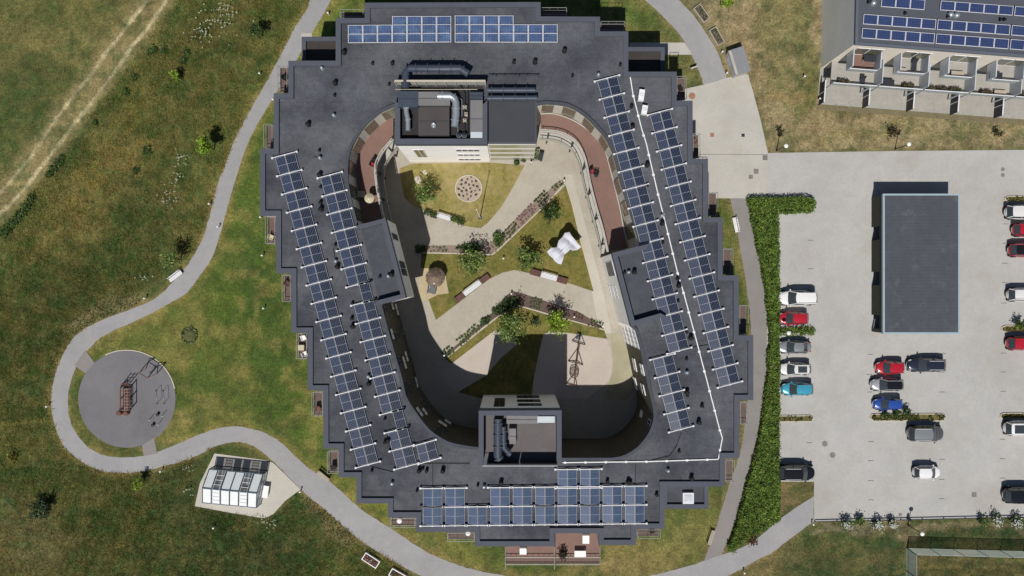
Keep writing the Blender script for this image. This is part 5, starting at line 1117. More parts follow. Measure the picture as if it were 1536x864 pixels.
# tall meadow grass (uncountable) west and south-west, plus dry bents in the north-east
def sward(name, n_, regions, avoid, hmin, hmax, wid, kb=1.0):
    pts = []
    for poly, d in regions:
        P = [(q.x, q.y) for q in PX(poly)]; xs, ys = [q[0] for q in P], [q[1] for q in P]
        a = abs(sum(P[i][0] * P[(i + 1) % len(P)][1] - P[(i + 1) % len(P)][0] * P[i][1] for i in range(len(P)))) / 2; m_ = int(a * d)
        bb = (max(xs) - min(xs)) * (max(ys) - min(ys)); k = int(m_ * bb / a); q = np.column_stack([rng.uniform(min(xs), max(xs), k), rng.uniform(min(ys), max(ys), k)])
        pts.append(q[in_poly(q[:, 0], q[:, 1], P)])
    q = np.concatenate(pts)
    for P in avoid: q = q[~in_poly(q[:, 0], q[:, 1], P)]
    tp = dist_line(q[:, 0] / S + 768, 432 - q[:, 1] / S, [((a[0] + b[0]) / 2, (a[1] + b[1]) / 2) for a, b in zip(rutA, rutB)]); q = q[(tp > 24)]
    lush = fbm(q[:, 0] + 80, q[:, 1] + 80, .45, 12, 3); q = q[lush > .32 + rng.uniform(-.25, .2, len(q))]
    n_ = len(q); c = tint_at(q[:, 0], q[:, 1]) * rng.uniform(.6, 1.4, (n_, 1)) * (1 + rng.normal(0, .08, (n_, 3))) * kb; tw = (rng.random(n_) < .16)[:, None]; c = np.where(tw, c * np.array([1.4, 1.2, 1.15]), c)
    h = rng.uniform(hmin, hmax, n_) * (.6 + .8 * fbm(q[:, 0] + 80, q[:, 1] + 80, .3, 15, 3)); V = []; C = []
    for k in range(3):
        a = rng.uniform(0, 2 * np.pi, n_); lean = rng.uniform(.7, 1.7, n_) * h; w_ = wid * rng.uniform(.6, 1.4, n_)
        jx, jy = rng.normal(0, .1, n_), rng.normal(0, .1, n_); bx, by = q[:, 0] + jx, q[:, 1] + jy
        ex, ey = -np.sin(a) * w_, np.cos(a) * w_
        V.append(np.stack([np.stack([bx - ex, by - ey, np.zeros(n_)], -1), np.stack([bx + ex, by + ey, np.zeros(n_)], -1), np.stack([bx + np.cos(a) * lean, by + np.sin(a) * lean, h], -1)], 1)); C.append(c)
    V = np.concatenate(V).reshape(-1, 3); C = np.repeat(np.concatenate(C), 3, 0); nt_ = len(V) // 3
    me = bpy.data.meshes.new(name); me.vertices.add(len(V)); me.vertices.foreach_set('co', V.ravel()); me.loops.add(len(V)); me.loops.foreach_set('vertex_index', np.arange(len(V), dtype=np.int32))
    me.polygons.add(nt_); me.polygons.foreach_set('loop_start', np.arange(0, len(V), 3, dtype=np.int32)); me.update(calc_edges=True)
    at = me.color_attributes.new('tint', 'FLOAT_COLOR', 'POINT'); at.data.foreach_set('color', np.concatenate([C, np.ones((len(C), 1))], 1).ravel()); me.materials.append(m_grass)
    o = bpy.data.objects.new(name, me); COL.objects.link(o); return tag(o, None, None, None, 'stuff')
AV = [p_west, p_se, p_east, p_ne, p_apron, p_park, PX([(290,680),(322,676),(400,686),(455,734),(410,776),(290,762)]), PX(lawn_w)]
AV = [[(q[0], q[1]) for q in p] for p in AV]
o = sward('meadow_grass', 0, [([(-30,300),(270,-20),(448,-30),(470,0),(367,180),(290,380),(110,507),(78,584),(92,663),(182,712),(326,670),(500,770),(640,880),(-30,890)], 26)], AV, .12, .38, .028, 1.9); o['label'] = 'tall rough meadow grass west of the path'
o = sward('field_grass', 0, [([(-30,-20),(235,-20),(0,300),(-30,330)], 5), ([(1018,-20),(1226,-20),(1226,100),(1240,140),(1560,150),(1560,224),(1152,228),(1122,110),(1090,115)], 6), ([(1010,890),(1100,866),(1221,783),(1560,777),(1560,890)], 10)], AV, .06, .2, .025, 1.7); o['label'] = 'dry short field grass'
# white umbel flowers in the meadow
fl = []
for cx, cy, r_, k in ((330, 30, 26, 70), (305, 50, 14, 40), (340, 14, 14, 30), (270, 237, 9, 24), (255, 297, 14, 34), (265, 262, 8, 14), (216, 418, 6, 10), (283, 700, 6, 12), (284, 735, 6, 12), (398, 786, 9, 14), (410, 784, 6, 8)):
    for j in range(k): g = G(cx + rng.normal(0, r_ * .6), cy + rng.normal(0, r_ * .6), .5); fl.append((g.x, g.y, rng.uniform(.4, .75)))
fl = np.array(fl); o = leaf_cloud('meadow_flowers', fl, .11, tints(len(fl), [A(196, 198, 172)], .1), m_leaf, None, 1.2, .8); tag(o, 'scattered white flower heads in the meadow', kind='stuff')
# ------------------------------------------------------------------ courtyard floor
ground_sheet('courtyard_paving', [Vector(p[:2]) for p in offset_poly(hole, 1.5)], m_court)
ground_sheet('courtyard_path_strip', PX([(846,262),(858,262),(905,440),(917,500),(900,500),(888,440)]), mat('strip_paving', A(190, 184, 172), .9, .06, .3, 4, .05))
ground_sheet('courtyard_wet_paving', PX([(915,500),(930,500),(948,540),(955,580),(940,600),(905,600),(918,560),(919,540)]), mat('mossy_paving', A(172, 166, 142), .9, .1, .35, 4, .08, stain=(A(140, 136, 106), .25, .45, .7, .6)))
ground_sheet('lawn_upper', PX([(599,253),(618,245.5),(734,244),(787,248),(770,280),(751,312),(731,335),(721,342.5),(709,341),(695,338.5),(676,331),(654,322),(636,315),(620,309),(606,296)]), m_lawnd)
ground_sheet('lawn_middle', PX([(632,380.5),(703,381.5),(738,383.5),(748,376),(782,343),(849,277.5),(858,306),(871,361),(891,437.5),(853,424.7),(811,414),(790,409),(772,405),(754,409),(733,419),(696,448),(654,480),(642.6,449),(657,442),(673,440),(667.7,410),(662,402),(631,402.5)]), m_lawn)
ground_sheet('lawn_lower', PX([(669,538.5),(755,470),(777,459),(825,473.5),(906,495),(910.6,508),(851,499),(822,497),(815,502),(808,530),(799.5,581),(797,602),(740,602),(687,588),(729,563),(752,536),(775,517),(770,503),(744,494),(678,545)]), m_lawn)
ground_sheet('rubber_play_surface', PX([(678,545),(744,494),(770,503),(775,517),(752,536),(729,563),(687,588),(668,575),(664,556)]), m_sand)
ground_sheet('rubber_play_surface_east', PX([(851,499),(910,508.5),(914.6,523),(918.5,542.5),(917,561),(912,572),(906,578),(880,598),(797,601),(800,571),(808,530),(815,502),(822,497)]), m_sand)
ground_sheet('sandpit', PX([(631,402.5),(662,402),(667.7,410),(673,440),(657,442),(643,449),(634,452),(627,440)]), mat('yellow_sand', A(186, 172, 142), .95, .08, .6, 6, .08, stain=(A(196, 168, 120), .5, .5, .7, .5)))
bedA = [(624,369),(700,368),(728,368),(741,362),(756,347),(775,327),(802,303),(837,274),(847,267.5),(849,272),(823,302),(771,352),(747,374),(738,382),(703,380.5),(640,379),(624,378)]
bedB = [(665,534),(700,505),(735,473),(762,442),(768,436.5),(779,439),(825,454),(870,469),(904,490),(906,494),(860,481),(825,471.5),(777,457.5),(754.6,468.5),(710,502),(668.6,537)]
ground_sheet('planting_bed_soil_upper', PX(bedA), m_soil); ground_sheet('planting_bed_soil_lower', PX(bedB), m_soild)
kb = MB()
for l in ([(624,378.5),(703,381),(738,382.5),(747,374.5),(771,352.5),(823,302.5),(849,272.5)], [(668.6,537.5),(710,502.5),(754.6,469),(777,458),(825,472),(906,494.5)], [(849,277),(858,306),(871,361),(891,437.5)]):
    q = PX(l)
    for a, b in zip(q[:-1], q[1:]): kb.bar((a.x, a.y, .06), (b.x, b.y, .06), .13, .16)
struct('courtyard_kerb', kb, m_kerb)
# perennials in the beds: one source plant, then copies
def small_plant(label, group, x, y, cols, r_=.2, n_=34, h=.22, name='perennial_plant'):
    g = G(x, y); o = thing(name, label, 'plant', (g.x, g.y, .05), 0, group)
    r_ *= .72; P = np.column_stack([g.x + rng.normal(0, r_ * .5, n_), g.y + rng.normal(0, r_ * .5, n_), .05 + np.abs(rng.normal(h * .5, h * .3, n_))])
    c = leaf_cloud('foliage', P, .065 * rng.uniform(.7, 1.3, n_), tints(n_, cols, .2), m_leaf, None, .8); c.data.transform(Matrix.Translation((-g.x, -g.y, -.05))); c.parent = o
    MB().lathe((0, 0, 0), [(.03, 0), (.02, h * .8), (.005, h)], 6).build('stem', m_bark, o, True); return o
def plant_row(label, group, cells, cols, r_=.2, h=.3):
    src = None
    for i, (x, y) in enumerate(cells):
        if src is None: src = small_plant(label, group, x, y, cols, r_, 34, h * .75)
        else:
            o = copy_tree(src); g = G(x, y); o.location = (g.x, g.y, .05); o.rotation_euler = (0, 0, 2.4 * i); s_ = rng.uniform(.8, 1.2); o.scale = (s_, s_, s_)
def cells(a, b, n_, rows, wid):
    a, b = Vector(a), Vector(b); d = (b - a).normalized(); nn = Vector((-d.y, d.x)); out = []
    for i in range(n_):
        for r_ in range(rows):
            q = a + (b - a) * ((i + .5 * (r_ % 2)) / n_) + nn * ((r_ - (rows - 1) / 2) * wid) + Vector((rng.normal(0, .5), rng.normal(0, .5))); out.append((q.x, q.y))
    return out
plant_row('small dark green perennial in the strip bed near its bend, beside the round bush', 'perennials beside the round bush', cells((757,355), (776,335), 7, 3, 5), DG, .17)
plant_row('pink flowering perennial in the middle of the upper strip bed', 'pink perennials in the upper strip bed', cells((779,332), (803,308), 7, 3, 5), [A(176, 140, 150), A(146, 112, 118), A(110, 100, 80)], .24)
plant_row('dark green perennial at the upper end of the strip bed', 'perennials at the upper end of the strip bed', cells((805,305), (822,288), 6, 3, 4.5), DG, .19)
plant_row('broad green perennial close to the white bollard at the tip of the strip bed', 'perennials at the tip of the strip bed', cells((830,283), (844,272), 4, 2, 5), DG, .26)
plant_row('low green perennial in the straight part of the strip bed below the path', 'perennials below the upper path', cells((644,374), (672,373), 5, 2, 5), DG + GG, .26)
plant_row('dark green perennial in the low corner of the lower strip bed', 'perennials in the low corner of the bed', cells((667,532), (680,521), 4, 3, 4.5), DG, .2)
plant_row('bright green perennial in the middle of the lower strip bed', 'perennials in the middle of the lower bed', cells((689,514), (718,488), 8, 3, 4.5), DG + LG[:2], .24)
plant_row('dark perennial in the square patch of the lower bed', 'perennials in the square patch', cells((797,453), (813,457), 4, 4, 4.3), DG, .18)
plant_row('dark green perennial near the pointed end of the lower bed', 'perennials at the end of the lower bed', cells((886,483), (902,490), 4, 3, 4.5), DG, .22)
plant_row('brown dry perennial in bare soil of the lower bed', 'dry perennials in the lower bed', cells((864,471), (876,478), 3, 2, 5), [A(90, 74, 60), A(110, 92, 72)], .2)
# tree shadow-side bushes
# round raised bed on the upper lawn
p = G(703, 283); o = thing('round_flower_bed', 'round stone edged flower bed on the upper courtyard lawn', 'flower bed', (p.x, p.y, 0)); rb = 20.5 * S
MB().lathe(p, [(rb, 0), (rb, .22), (rb - .12, .22), (rb - .12, .1)], 48, smooth=False).build('edging', m_kerb, o)
MB().sheet([(p.x + (rb - .1) * math.cos(t), p.y + (rb - .1) * math.sin(t)) for t in np.linspace(0, 2 * math.pi, 48, endpoint=False)], .14).build('soil', mat('bed_gravel', A(172, 158, 144), .95, .1, 1, 8, .15), o)
cl = []
for k in range(24):
    a = 2.4 * k; rr_ = (rb - .25) * math.sqrt((k + .5) / 24); cl.append((703 + rr_ * math.cos(a) / S, 283 + rr_ * math.sin(a) / S))
plant_row('small plant in the round stone edged flower bed', 'plants in the round flower bed', cl, [A(96, 84, 70), A(84, 90, 56), A(70, 64, 54)], .17, .3)
for x, y, r_, lb in ((637.7, 258.5, .32, 'smaller pale round disc set in the upper courtyard lawn'), (627.2, 270, .52, 'larger pale round disc set in the upper courtyard lawn')):
    p = G(x, y); o = thing('well_cover', lb, 'cover', (p.x, p.y, 0)); MB().lathe((p.x, p.y, 0), [(r_, 0), (r_, .12), (r_ * .9, .15), (r_ * .3, .16)], 24).build('disc', m_kerb, o); MB().lathe((p.x, p.y, .16), [(.06, 0), (.06, .03), (.02, .04)], 8).build('lifting_eye', m_dark, o)

# flagpole
p = G(720.3, 326.5); o = thing('flagpole', 'tall white flagpole with long thin shadow on the upper courtyard lawn', 'flagpole', p)
MB().tube([p, p + Vector((0, 0, 5)), p + Vector((0, 0, 10.4))], [.075, .06, .035], 10).build('pole', m_white, o); MB().lathe((p.x, p.y, 10.4), [(.04, 0), (.09, .06), (.09, .1), (.03, .16)], 10).build('finial', m_white, o); MB().box((p.x, p.y, .1), (.4, .4, .2)).build('base', m_dark, o)

# benches
def bench(px, py, ang, length, label, m=m_woodg, back=True, ends=None, z=0.0, dep=.5):
    p = G(px, py, .4); o = thing('bench', label, 'bench', (p.x, p.y, z), -R(ang), 'benches')
    l = length; mb = MB()
    for k in range(4): mb.box((0, -dep / 2 + dep * (k + .5) / 4, .44), (l, dep / 4 - .02, .05))
    mb.build('seat', m, o, True)
    if back:
        mb = MB()
        for k in range(2): mb.box((0, dep / 2 + .06 + k * .03, .62 + k * .16), (l, .04, .12))
        mb.build('backrest', m, o, True)
    for sx in (-1, 1):
        mb = MB(); mb.box((sx * l * .42, 0, .21), (.08, dep * .9, .42)); 
        if back: mb.bar((sx * l * .42, dep / 2, .4), (sx * l * .42, dep / 2 + .12, .9), .06)
        mb.build('leg', m_dark, o, True)
    if ends:
        for sx in (-1, 1):
            q = MB(); q.box((sx * (l / 2 + ends / 2 + .03), .02, .26), (ends, dep * 1.25, .5)); q.build('planter_box', m_woodd, o, True)
            q = MB()
            for k in range(4): q.box((sx * (l / 2 + ends / 2 + .03), -dep * .45 + k * dep * .3, .53), (ends * .96, .1, .03))
            q.build('slat', m_wood, o, True)
    return o
bench(263.5, 414.5, -38, 1.9, 'grey bench at the bend of the path beside the meadow', m_rail)
bench(485, 714.5, 39, 1.8, 'grey bench with black shadow on the lawn opposite the greenhouse terrace', m_woodg)
bench(1067, 806.5, -72, 1.9, 'pale bench where the two paths meet below the hedge', m_woodg)
bench(1103, 337.5, 78, 1.9, 'white bench on the grass strip beside the hedge path', m_white, dep=.42)
bench(708.5, 432.5, -37, 2.6, 'long grey bench with brown slatted boxes at both ends, below the play tower lawn', m_rail, ends=1.35, dep=.6)
bench(823.5, 415, 15.5, 2.1, 'grey bench with brown slatted boxes below the white canopy', m_rail, ends=1.35, dep=.62)
bench(666, 325.5, 18, 1.8, 'white bench between two small hedge blocks on the upper lawn edge', m_rail)
# raised planter boxes
def planter(px, py, ang, lx, ly, label, m, cols, h=.5):
    p = G(px, py, h); o = thing('raised_planter', label, 'planter box', (p.x, p.y, 0), -R(ang), 'raised planters beside the path'); mb = MB()
    for sx in (-1, 1): mb.box((sx * (lx / 2 - .05), 0, h / 2), (.1, ly, h)); mb.box((0, sx * (ly / 2 - .05), h / 2 - .002), (lx - .2, .1, h - .004))
    mb.build('frame', m, o, True); MB().box((0, 0, h * .4), (lx - .2, ly - .2, h * .8 - .01)).build('soil', m_soild, o, True)
    n_ = 120; P = np.column_stack([rng.uniform(-lx / 2 + .2, lx / 2 - .2, n_), rng.uniform(-ly / 2 + .2, ly / 2 - .2, n_), h + rng.uniform(-.08, .16, n_)]); c = leaf_cloud('plants', P, .1, tints(n_, cols, .2), m_leaf, None, .8); c.parent = o
planter(1053, 19.5, 54, 2.3, 1.05, 'upper wooden planter box with green plants beside the top path', m_woodg, GG + [A(170, 160, 140)]); planter(1075.5, 54, 60, 2.3, 1.05, 'second wooden planter box, nearer the grey shed', m_woodg, GG + [A(170, 160, 140), A(140, 130, 110)])
RF = [A(170, 40, 40), A(120, 60, 70), A(90, 90, 50), A(200, 190, 180)]
planter(556, 841, 33, 2.2, 1.05, 'white edged planter box with red flowers below the lower path', m_white, RF); planter(596.5, 864, 30, 2.2, 1.05, 'white edged planter box cut by the bottom picture edge', m_white, RF + DG)
# grey bin shed by the forecourt
p = G(1109, 91, 1.9); o = thing('bin_shed', 'small grey lean-to shed beside the top path and the paved forecourt', 'shed', (p.x, p.y, 0), R(16.5))
mb = MB(); mb.box((0, 0, .9), (1.75, 3.1, 1.8)); mb.build('wall', m_render, o, True)
mb = MB(); q = [(-.98, -1.62, 1.75), (.98, -1.62, 2.0), (.98, 1.62, 2.0), (-.98, 1.62, 1.75)]; mb.add([*q, *[(a, b, c - .1) for a, b, c in q]], [(0, 1, 2, 3), (0, 4, 5, 1), (1, 5, 6, 2), (2, 6, 7, 3), (3, 7, 4, 0)]); mb.build('roof', mat('shed_roof', A(134, 136, 140), .6, .05, 1, 5, .05), o, True)
MB().box((-.89, .5, .9), (.03, 1.1, 1.6)).build('door', m_scr, o, True)
p = G(1041, 101, .9); o = thing('information_board', 'small white sign board on posts beside the top path', 'sign', (p.x, p.y, 0), R(18)); MB().box((0, 0, .85), (.85, .05, .5)).build('board', m_white, o, True)
for sx in (-1, 1): MB().box((sx * .35, .04, .55), (.05, .05, 1.1)).build('post', m_dark, o, True)

# white canopy on the middle lawn: scalloped cushions over poles
cz_ = 2.5; o = thing('white_canopy', 'white scalloped fabric canopy with dark shadow on the courtyard lawn', 'canopy', G(846, 374))
out_px = [(820.5,377.5),(826,372),(832,371),(835,370.5),(838,361),(844,355),(847,349.5),(854,348),(857,353.5),(862,359),(867,366),(872,370.5),(866,375),(860,376),(855,374.5),(851,378.5),(846,382.5),(845,388),(842,396.5),(838,396),(832,391.5),(829,387),(824,383)]
OP = [q for a, b in zip(PX(out_px, cz_), PX(out_px[1:] + out_px[:1], cz_)) for q in (a, (a + b) / 2 + Vector((0, 0, 0)))]; C = sum(OP, Vector()) / len(OP)
axd = (G(858, 356, cz_) - G(830, 386, cz_)).normalized(); mb = MB(); rings = 12; vs = []; fs = []; n_ = len(OP)
for j in range(rings + 1):
    f = 1 - j / rings
    for i, q in enumerate(OP):
        base = C + axd * ((q - C).dot(axd) * .55 * (1 - f)); t = base + (q - base) * f; u = (t - C).dot(axd); v = (t - C).dot(Vector((-axd.y, axd.x, 0)))
        dz = .42 * abs(math.sin(u * 2.1 + .6)) * (.4 + .6 * abs(math.sin(v * 2.6 + .5))) + .05 * (1 - f) + (.0 if j else -.1); vs.append((t.x, t.y, cz_ + dz))
for j in range(rings):
    for i in range(n_): fs.append((j * n_ + i, j * n_ + (i + 1) % n_, (j + 1) * n_ + (i + 1) % n_, (j + 1) * n_ + i))
fs.append(tuple(range(rings * n_, (rings + 1) * n_))); mb.add(vs, fs, 0, True); mb.build('canopy', m_canvas, o)
for x, y in ((824, 378), (854, 352), (868, 370), (839, 393)): a = G(x, y, 2.3); MB().tube([(a.x, a.y, 0), (a.x, a.y, 2.35)], .04, 8).build('pole', m_rail, o)
mb = MB(); a, b = G(848, 392), G(861, 380); mb.bar((a.x, a.y, .05), (b.x, b.y, .05), .06); a, b = G(826, 372), G(834, 366); mb.bar((a.x, a.y, .05), (b.x, b.y, .05), .06); mb.build('ground_frame', m_rail, o)

# play tower with thatched roof and grey slide
p = G(652.5, 416, 2.2); o = thing('play_tower', 'wooden play tower with round thatched roof and grey ramp on the courtyard sand', 'play tower', (p.x, p.y, 0)); mb = MB()
rr = 13.5 * S; mb.lathe((p.x, p.y, 0), [(rr, 1.75), (rr * .96, 1.9), (rr * .55, 2.45), (rr * .2, 2.85), (.03, 3.0)], 22, smooth=False); roof = mb.build('roof', m_thatch, o)
n_ = 500; a = rng.uniform(0, 6.28, n_); f = np.sqrt(rng.uniform(.02, 1, n_)); P = np.column_stack([p.x + np.cos(a) * f * rr * 1.05, p.y + np.sin(a) * f * rr * 1.05, 3.02 - 1.2 * f])
th = leaf_cloud('thatch_straw', P, .16, tints(n_, [A(150, 132, 118), A(112, 98, 86), A(176, 158, 142)], .15), m_leaf, None, 1.0, .25); th.data.transform(Matrix.Translation(-o.location)); th.parent = roof
for k in range(6): t = R(60 * k + 20); MB().bar((p.x + .75 * rr * math.cos(t), p.y + .75 * rr * math.sin(t), 0), (p.x + .75 * rr * math.cos(t), p.y + .75 * rr * math.sin(t), 2.1), .12).build('post', m_woodd, o)
MB().lathe((p.x, p.y, .9), [(rr * .8, 0), (rr * .8, .08), (0.02, .09)], 16, smooth=False).build('platform', m_wood, o)
a, b = G(650, 424, 1.1), G(647, 440, .1); mb = MB(); mb.bar((a.x, a.y, 1.1), (b.x, b.y, .12), 1.05, .06); mb.build('ramp', m_slide, o)
mb = MB()
for s_ in (-.53, .53): mb.bar((a.x + s_, a.y, 1.3), (b.x + s_, b.y, .3), .06, .16)
mb.build('ramp_side', m_dark, o)
for s_ in (-.3, .35): q = G(651.5 + s_ * 12, 418); MB().bar((a.x + s_, a.y + .1, 2.2), (a.x + s_ * 1.6, a.y - .7, .8), .04).build('handrail', m_rail, o)
MB().lathe((p.x - .1, p.y - .75, 2.35), [(.02, 0), (.11, .06), (.11, .12), (.02, .16)], 10).build('roof_knob', m_white, o)

# swing frame on the lower play surface
o = thing('swing_frame', 'long dark wooden swing frame with a round nest swing on the courtyard play surface', 'swing', G(862, 548)); zb = 2.35
tops = [G(869.5, 515, zb), G(865.5, 540, zb), G(861, 578, zb)]; mb = MB(); mb.tube(tops, .075, 8); mb.build('beam', m_wood, o)
ft = [((858,511), (878,517)), ((852,541.5), (874.5,547.5)), ((849,575), (866,580))]
for t, (a_, b_) in zip(tops, ft):
    for q in (a_, b_): g = G(*q); MB().tube([(g.x, g.y, 0), (t.x, t.y, zb + .1)], .06, 7).build('leg', m_woodd, o)
    MB().tube([G(*a_, .35), G(*b_, .35)], .05, 7).build('cross_bar', m_woodd, o)
c = G(861.2, 558.5, .55); mb = MB(); mb.tube([c + Vector((.56 * math.cos(t), .7 * math.sin(t), 0)) for t in np.linspace(0, 2 * math.pi, 25)], .05, 6, cap=False); ns = mb.build('nest_swing', m_woodd, o)
mb = MB()
for k in range(-4, 5):
    y_ = .7 * math.sqrt(max(0, 1 - (k / 5) ** 2)); mb.bar(c + Vector((k * .11, -y_, 0)), c + Vector((k * .11, y_, 0)), .016); x_ = .56 * math.sqrt(max(0, 1 - (k / 5) ** 2)); mb.bar(c + Vector((-x_, k * .135, .02)), c + Vector((x_, k * .135, .02)), .016)
mb.build('net', m_woodd, ns); mb = MB()
for sx, sy in ((-1, .55), (1, .55), (-1, -.55), (1, -.55)): mb.bar(c + Vector((sx * .5, sy, 0)), Vector((c.x, c.y + sy * .6, zb)), .02)
mb.build('rope', m_dark, ns)
c = G(868, 505, .5); mb = MB(); mb.box((c.x, c.y, .5), (.55, .75, .05), R(-15)); st = mb.build('seat', m_slide, o); mb = MB()
for sx in (-.25, .25): mb.bar((c.x + sx, c.y, .5), (tops[0].x + sx * .3, tops[0].y, zb), .02)
mb.build('chain', m_dark, st)

# outdoor gym on the round disc
def frame_thing(name, label, cat, segs, wid, m, extra=None):
    c = G(*segs[0][0][:2]); o = thing(name, label, cat, c); mb = MB()
    for a, b in segs: mb.tube([G(*a), G(*b)], wid, 7)
    mb.build('bars', m, o); return o
o = thing('climbing_bridge', 'red-brown wooden climbing bridge with rope sides in the middle of the round playground', 'climbing frame', G(188, 598)); zt = 1.6
def loc(x, y, z): return G(x, y, z)
for sx in (180.5, 194):
    mb = MB(); mb.tube([loc(sx, 582, zt), loc(sx, 616, zt)], .06, 7); mb.tube([loc(sx, 582, .8), loc(sx, 616, .8)], .05, 7); mb.build('side_rail', m_wood, o)
    for y in (582, 599, 616): MB().tube([loc(sx, y, 0), loc(sx, y, zt + .1)], .07, 7).build('post', m_wood, o)
mb = MB()
for k in range(17): mb.bar(loc(181, 583 + k * 2, .7), loc(193.5, 583 + k * 2, .7), .09, .05)
mb.build('deck', m_wood, o)
mb = MB()
for k in range(3): mb.bar(loc(183.5 + 3.6 * k, 583, .95), loc(183.5 + 3.6 * k, 616, .95), .05)
for k in range(8): mb.bar(loc(181, 584 + k * 4.5, .95), loc(193.5, 584 + k * 4.5, .95), .03)
mb.build('rope_net', mat('rope_pale', A(176, 146, 138), .9, .1, 2, 9, .1), o)
for x in (182, 192): MB().lathe(loc(x, 618.5, 0), [(.32, 0), (.32, .75), (.26, .8), (.05, .8)], 14).build('log_step', m_wood, o)
for k, (x, dy) in enumerate(((182, 0), (188, 0), (193, 0))): MB().tube([loc(x - 1, 580 - k, 0), loc(x + 1.5, 574.5, 1.9)], .05, 7).build('ladder_rail', m_wood, o)
mb = MB()
for k in range(4): mb.tube([loc(181 + k * .6, 580.5 - k * 1.8, .4 + k * .45), loc(193.5, 580 - k * 1.8, .4 + k * .45)], .04, 6)
mb.build('rung', m_wood, o)
o = thing('hoop_frame', 'dark angular bar frame with small hoop near the upper edge of the round playground', 'gym frame', G(222, 555)); mb = MB(); zt = 2.1
t1, t2, t3 = (208.5,559,zt), (221,567,zt), (235.5,560,zt)
for a, b in ((t1, t2), (t2, t3), (t1, (219,553,zt))): mb.tube([G(*a), G(*b)], .05, 7)
mb.build('top_bar', m_wood, o); mb = MB()
for t in (t1, t2, t3): mb.tube([G(t[0] + 1.0, t[1] - .6, 0), G(*t)], .055, 7)
mb.build('post', m_dark, o); mb = MB(); mb.tube([G(219, 553, zt), G(224.8, 537, .1)], .05, 7); mb.tube([G(224.8, 536.5, .1), G(237.5, 544, .1)], .05, 7); mb.tube([G(237.5, 544, .1), G(235.5, 560, zt)], .05, 7); mb.build('ramp_bar', m_dark, o)
c = G(226, 559, 1.2); mb = MB(); mb.tube([c + Vector((.16 * math.cos(t), .16 * math.sin(t), 0)) for t in np.linspace(0, 2 * math.pi, 17)], .035, 6, cap=False); mb.tube([c, G(226, 559, 0)], .04, 6); mb.build('hoop', m_dark, o)
for x, lb in ((236, 'first steel parallel bar, nearer the climbing bridge, on the round playground'), (246.5, 'second steel parallel bar, nearer the playground rim')):
    o = thing('parallel_bar', lb, 'gym bar', G(x, 595)); mb = MB(); mb.tube([G(x - 1.5, 586, 0), G(x - 1.5, 586, 1.15), G(x, 605, 1.15), G(x, 605, 0)], .03, 7); mb.build('bar', m_steel, o); mb = MB()
    for q in ((x - 1.5, 586), (x, 605)): g = G(*q); mb.lathe((g.x, g.y, .0), [(.12, .02), (.12, .05), (.03, .06)], 10)
    mb.build('foot', m_dark, o)
for x0, y0, x1, y1, lb in ((224, 630, 230, 620, 'low bent step bar between the climbing bridge and the round dark post'), (243, 624, 249, 614, 'low bent step bar near the playground rim'), (237, 637, 243, 627, 'lowest bent step bar on the round playground')):
    o = thing('step_bar', lb, 'gym bar', G(x0, y0)); mb = MB(); mb.tube([G(x0, y0, 0), G(x0, y0, .7), G((x0 + x1) / 2, (y0 + y1) / 2 + 1, .7), G((x0 + x1) / 2, (y0 + y1) / 2 + 1, 0)], .035, 7); mb.build('bar', m_dark, o); g = G(x0, y0); MB().lathe((g.x, g.y, .0), [(.12, .02), (.12, .05), (.03, .06)], 10).build('foot', m_steel, o)
for x, y, lb in ((238, 621.5, 'round dark balance post beside the step bars'), (231, 637, 'round grey balance post below the step bars')):
    g = G(x, y); o = thing('balance_post', lb, 'balance post', g); MB().lathe((g.x, g.y, 0), [(.14, 0), (.14, .35), (.2, .37), (.2, .42), (.05, .44)], 14).build('post', m_dark, o)

# greenhouse
c = G(341, 733, 0); ga = R(-8.8); o = thing('greenhouse', 'white panelled greenhouse with dark frame on the pale terrace inside the path loop', 'greenhouse', (0, 0, 0))
pA, pB = G(313.5, 704, 2.05), G(303.5, 754, 2.05); pC, pD = G(377, 766, 2.05), G(394.5, 711.5, 2.05)
nw, sw, se, ne = [Vector((q.x, q.y, 0)) for q in (pA, pB, pC, pD)]
se = sw + (ne - nw); cen = (nw + se) / 2; o.location = cen
eav, rid = 2.05, 3.15; U = Vector((0, 0, 1)); mw, mE = (nw + sw) / 2, (ne + se) / 2; fr = MB()
def L4(a, b, t): return a + (b - a) * t
for a in (nw, sw, se, ne): fr.bar(a, a + U * eav, .09)
for a, b in ((nw, ne), (sw, se), (nw, sw), (ne, se)): fr.bar(a + U * eav, b + U * eav, .1); fr.bar(a + U * .06, b + U * .06, .1)
fr.bar(mw + U * rid, mE + U * rid, .13)
for k in range(7):
    t = k / 6; n_, s_, r_ = L4(nw, ne, t), L4(sw, se, t), L4(mw, mE, t); fr.bar(n_ + U * eav, r_ + U * rid, .07); fr.bar(s_ + U * eav, r_ + U * rid, .05); fr.bar(n_, n_ + U * eav, .06); fr.bar(s_, s_ + U * eav, .06)
for s_, m__ in ((nw, mw), (ne, mE)): fr.bar(m__, m__ + U * rid, .06)
fr.bar(L4(ne, se, .25), L4(ne, se, .25) + U * (eav + .5), .05); fr.bar(L4(ne, se, .75), L4(ne, se, .75) + U * (eav + .5), .05); fr.bar(ne + U * 1.1, se + U * 1.1, .05)
fr.build('frame', m_ghf, o)
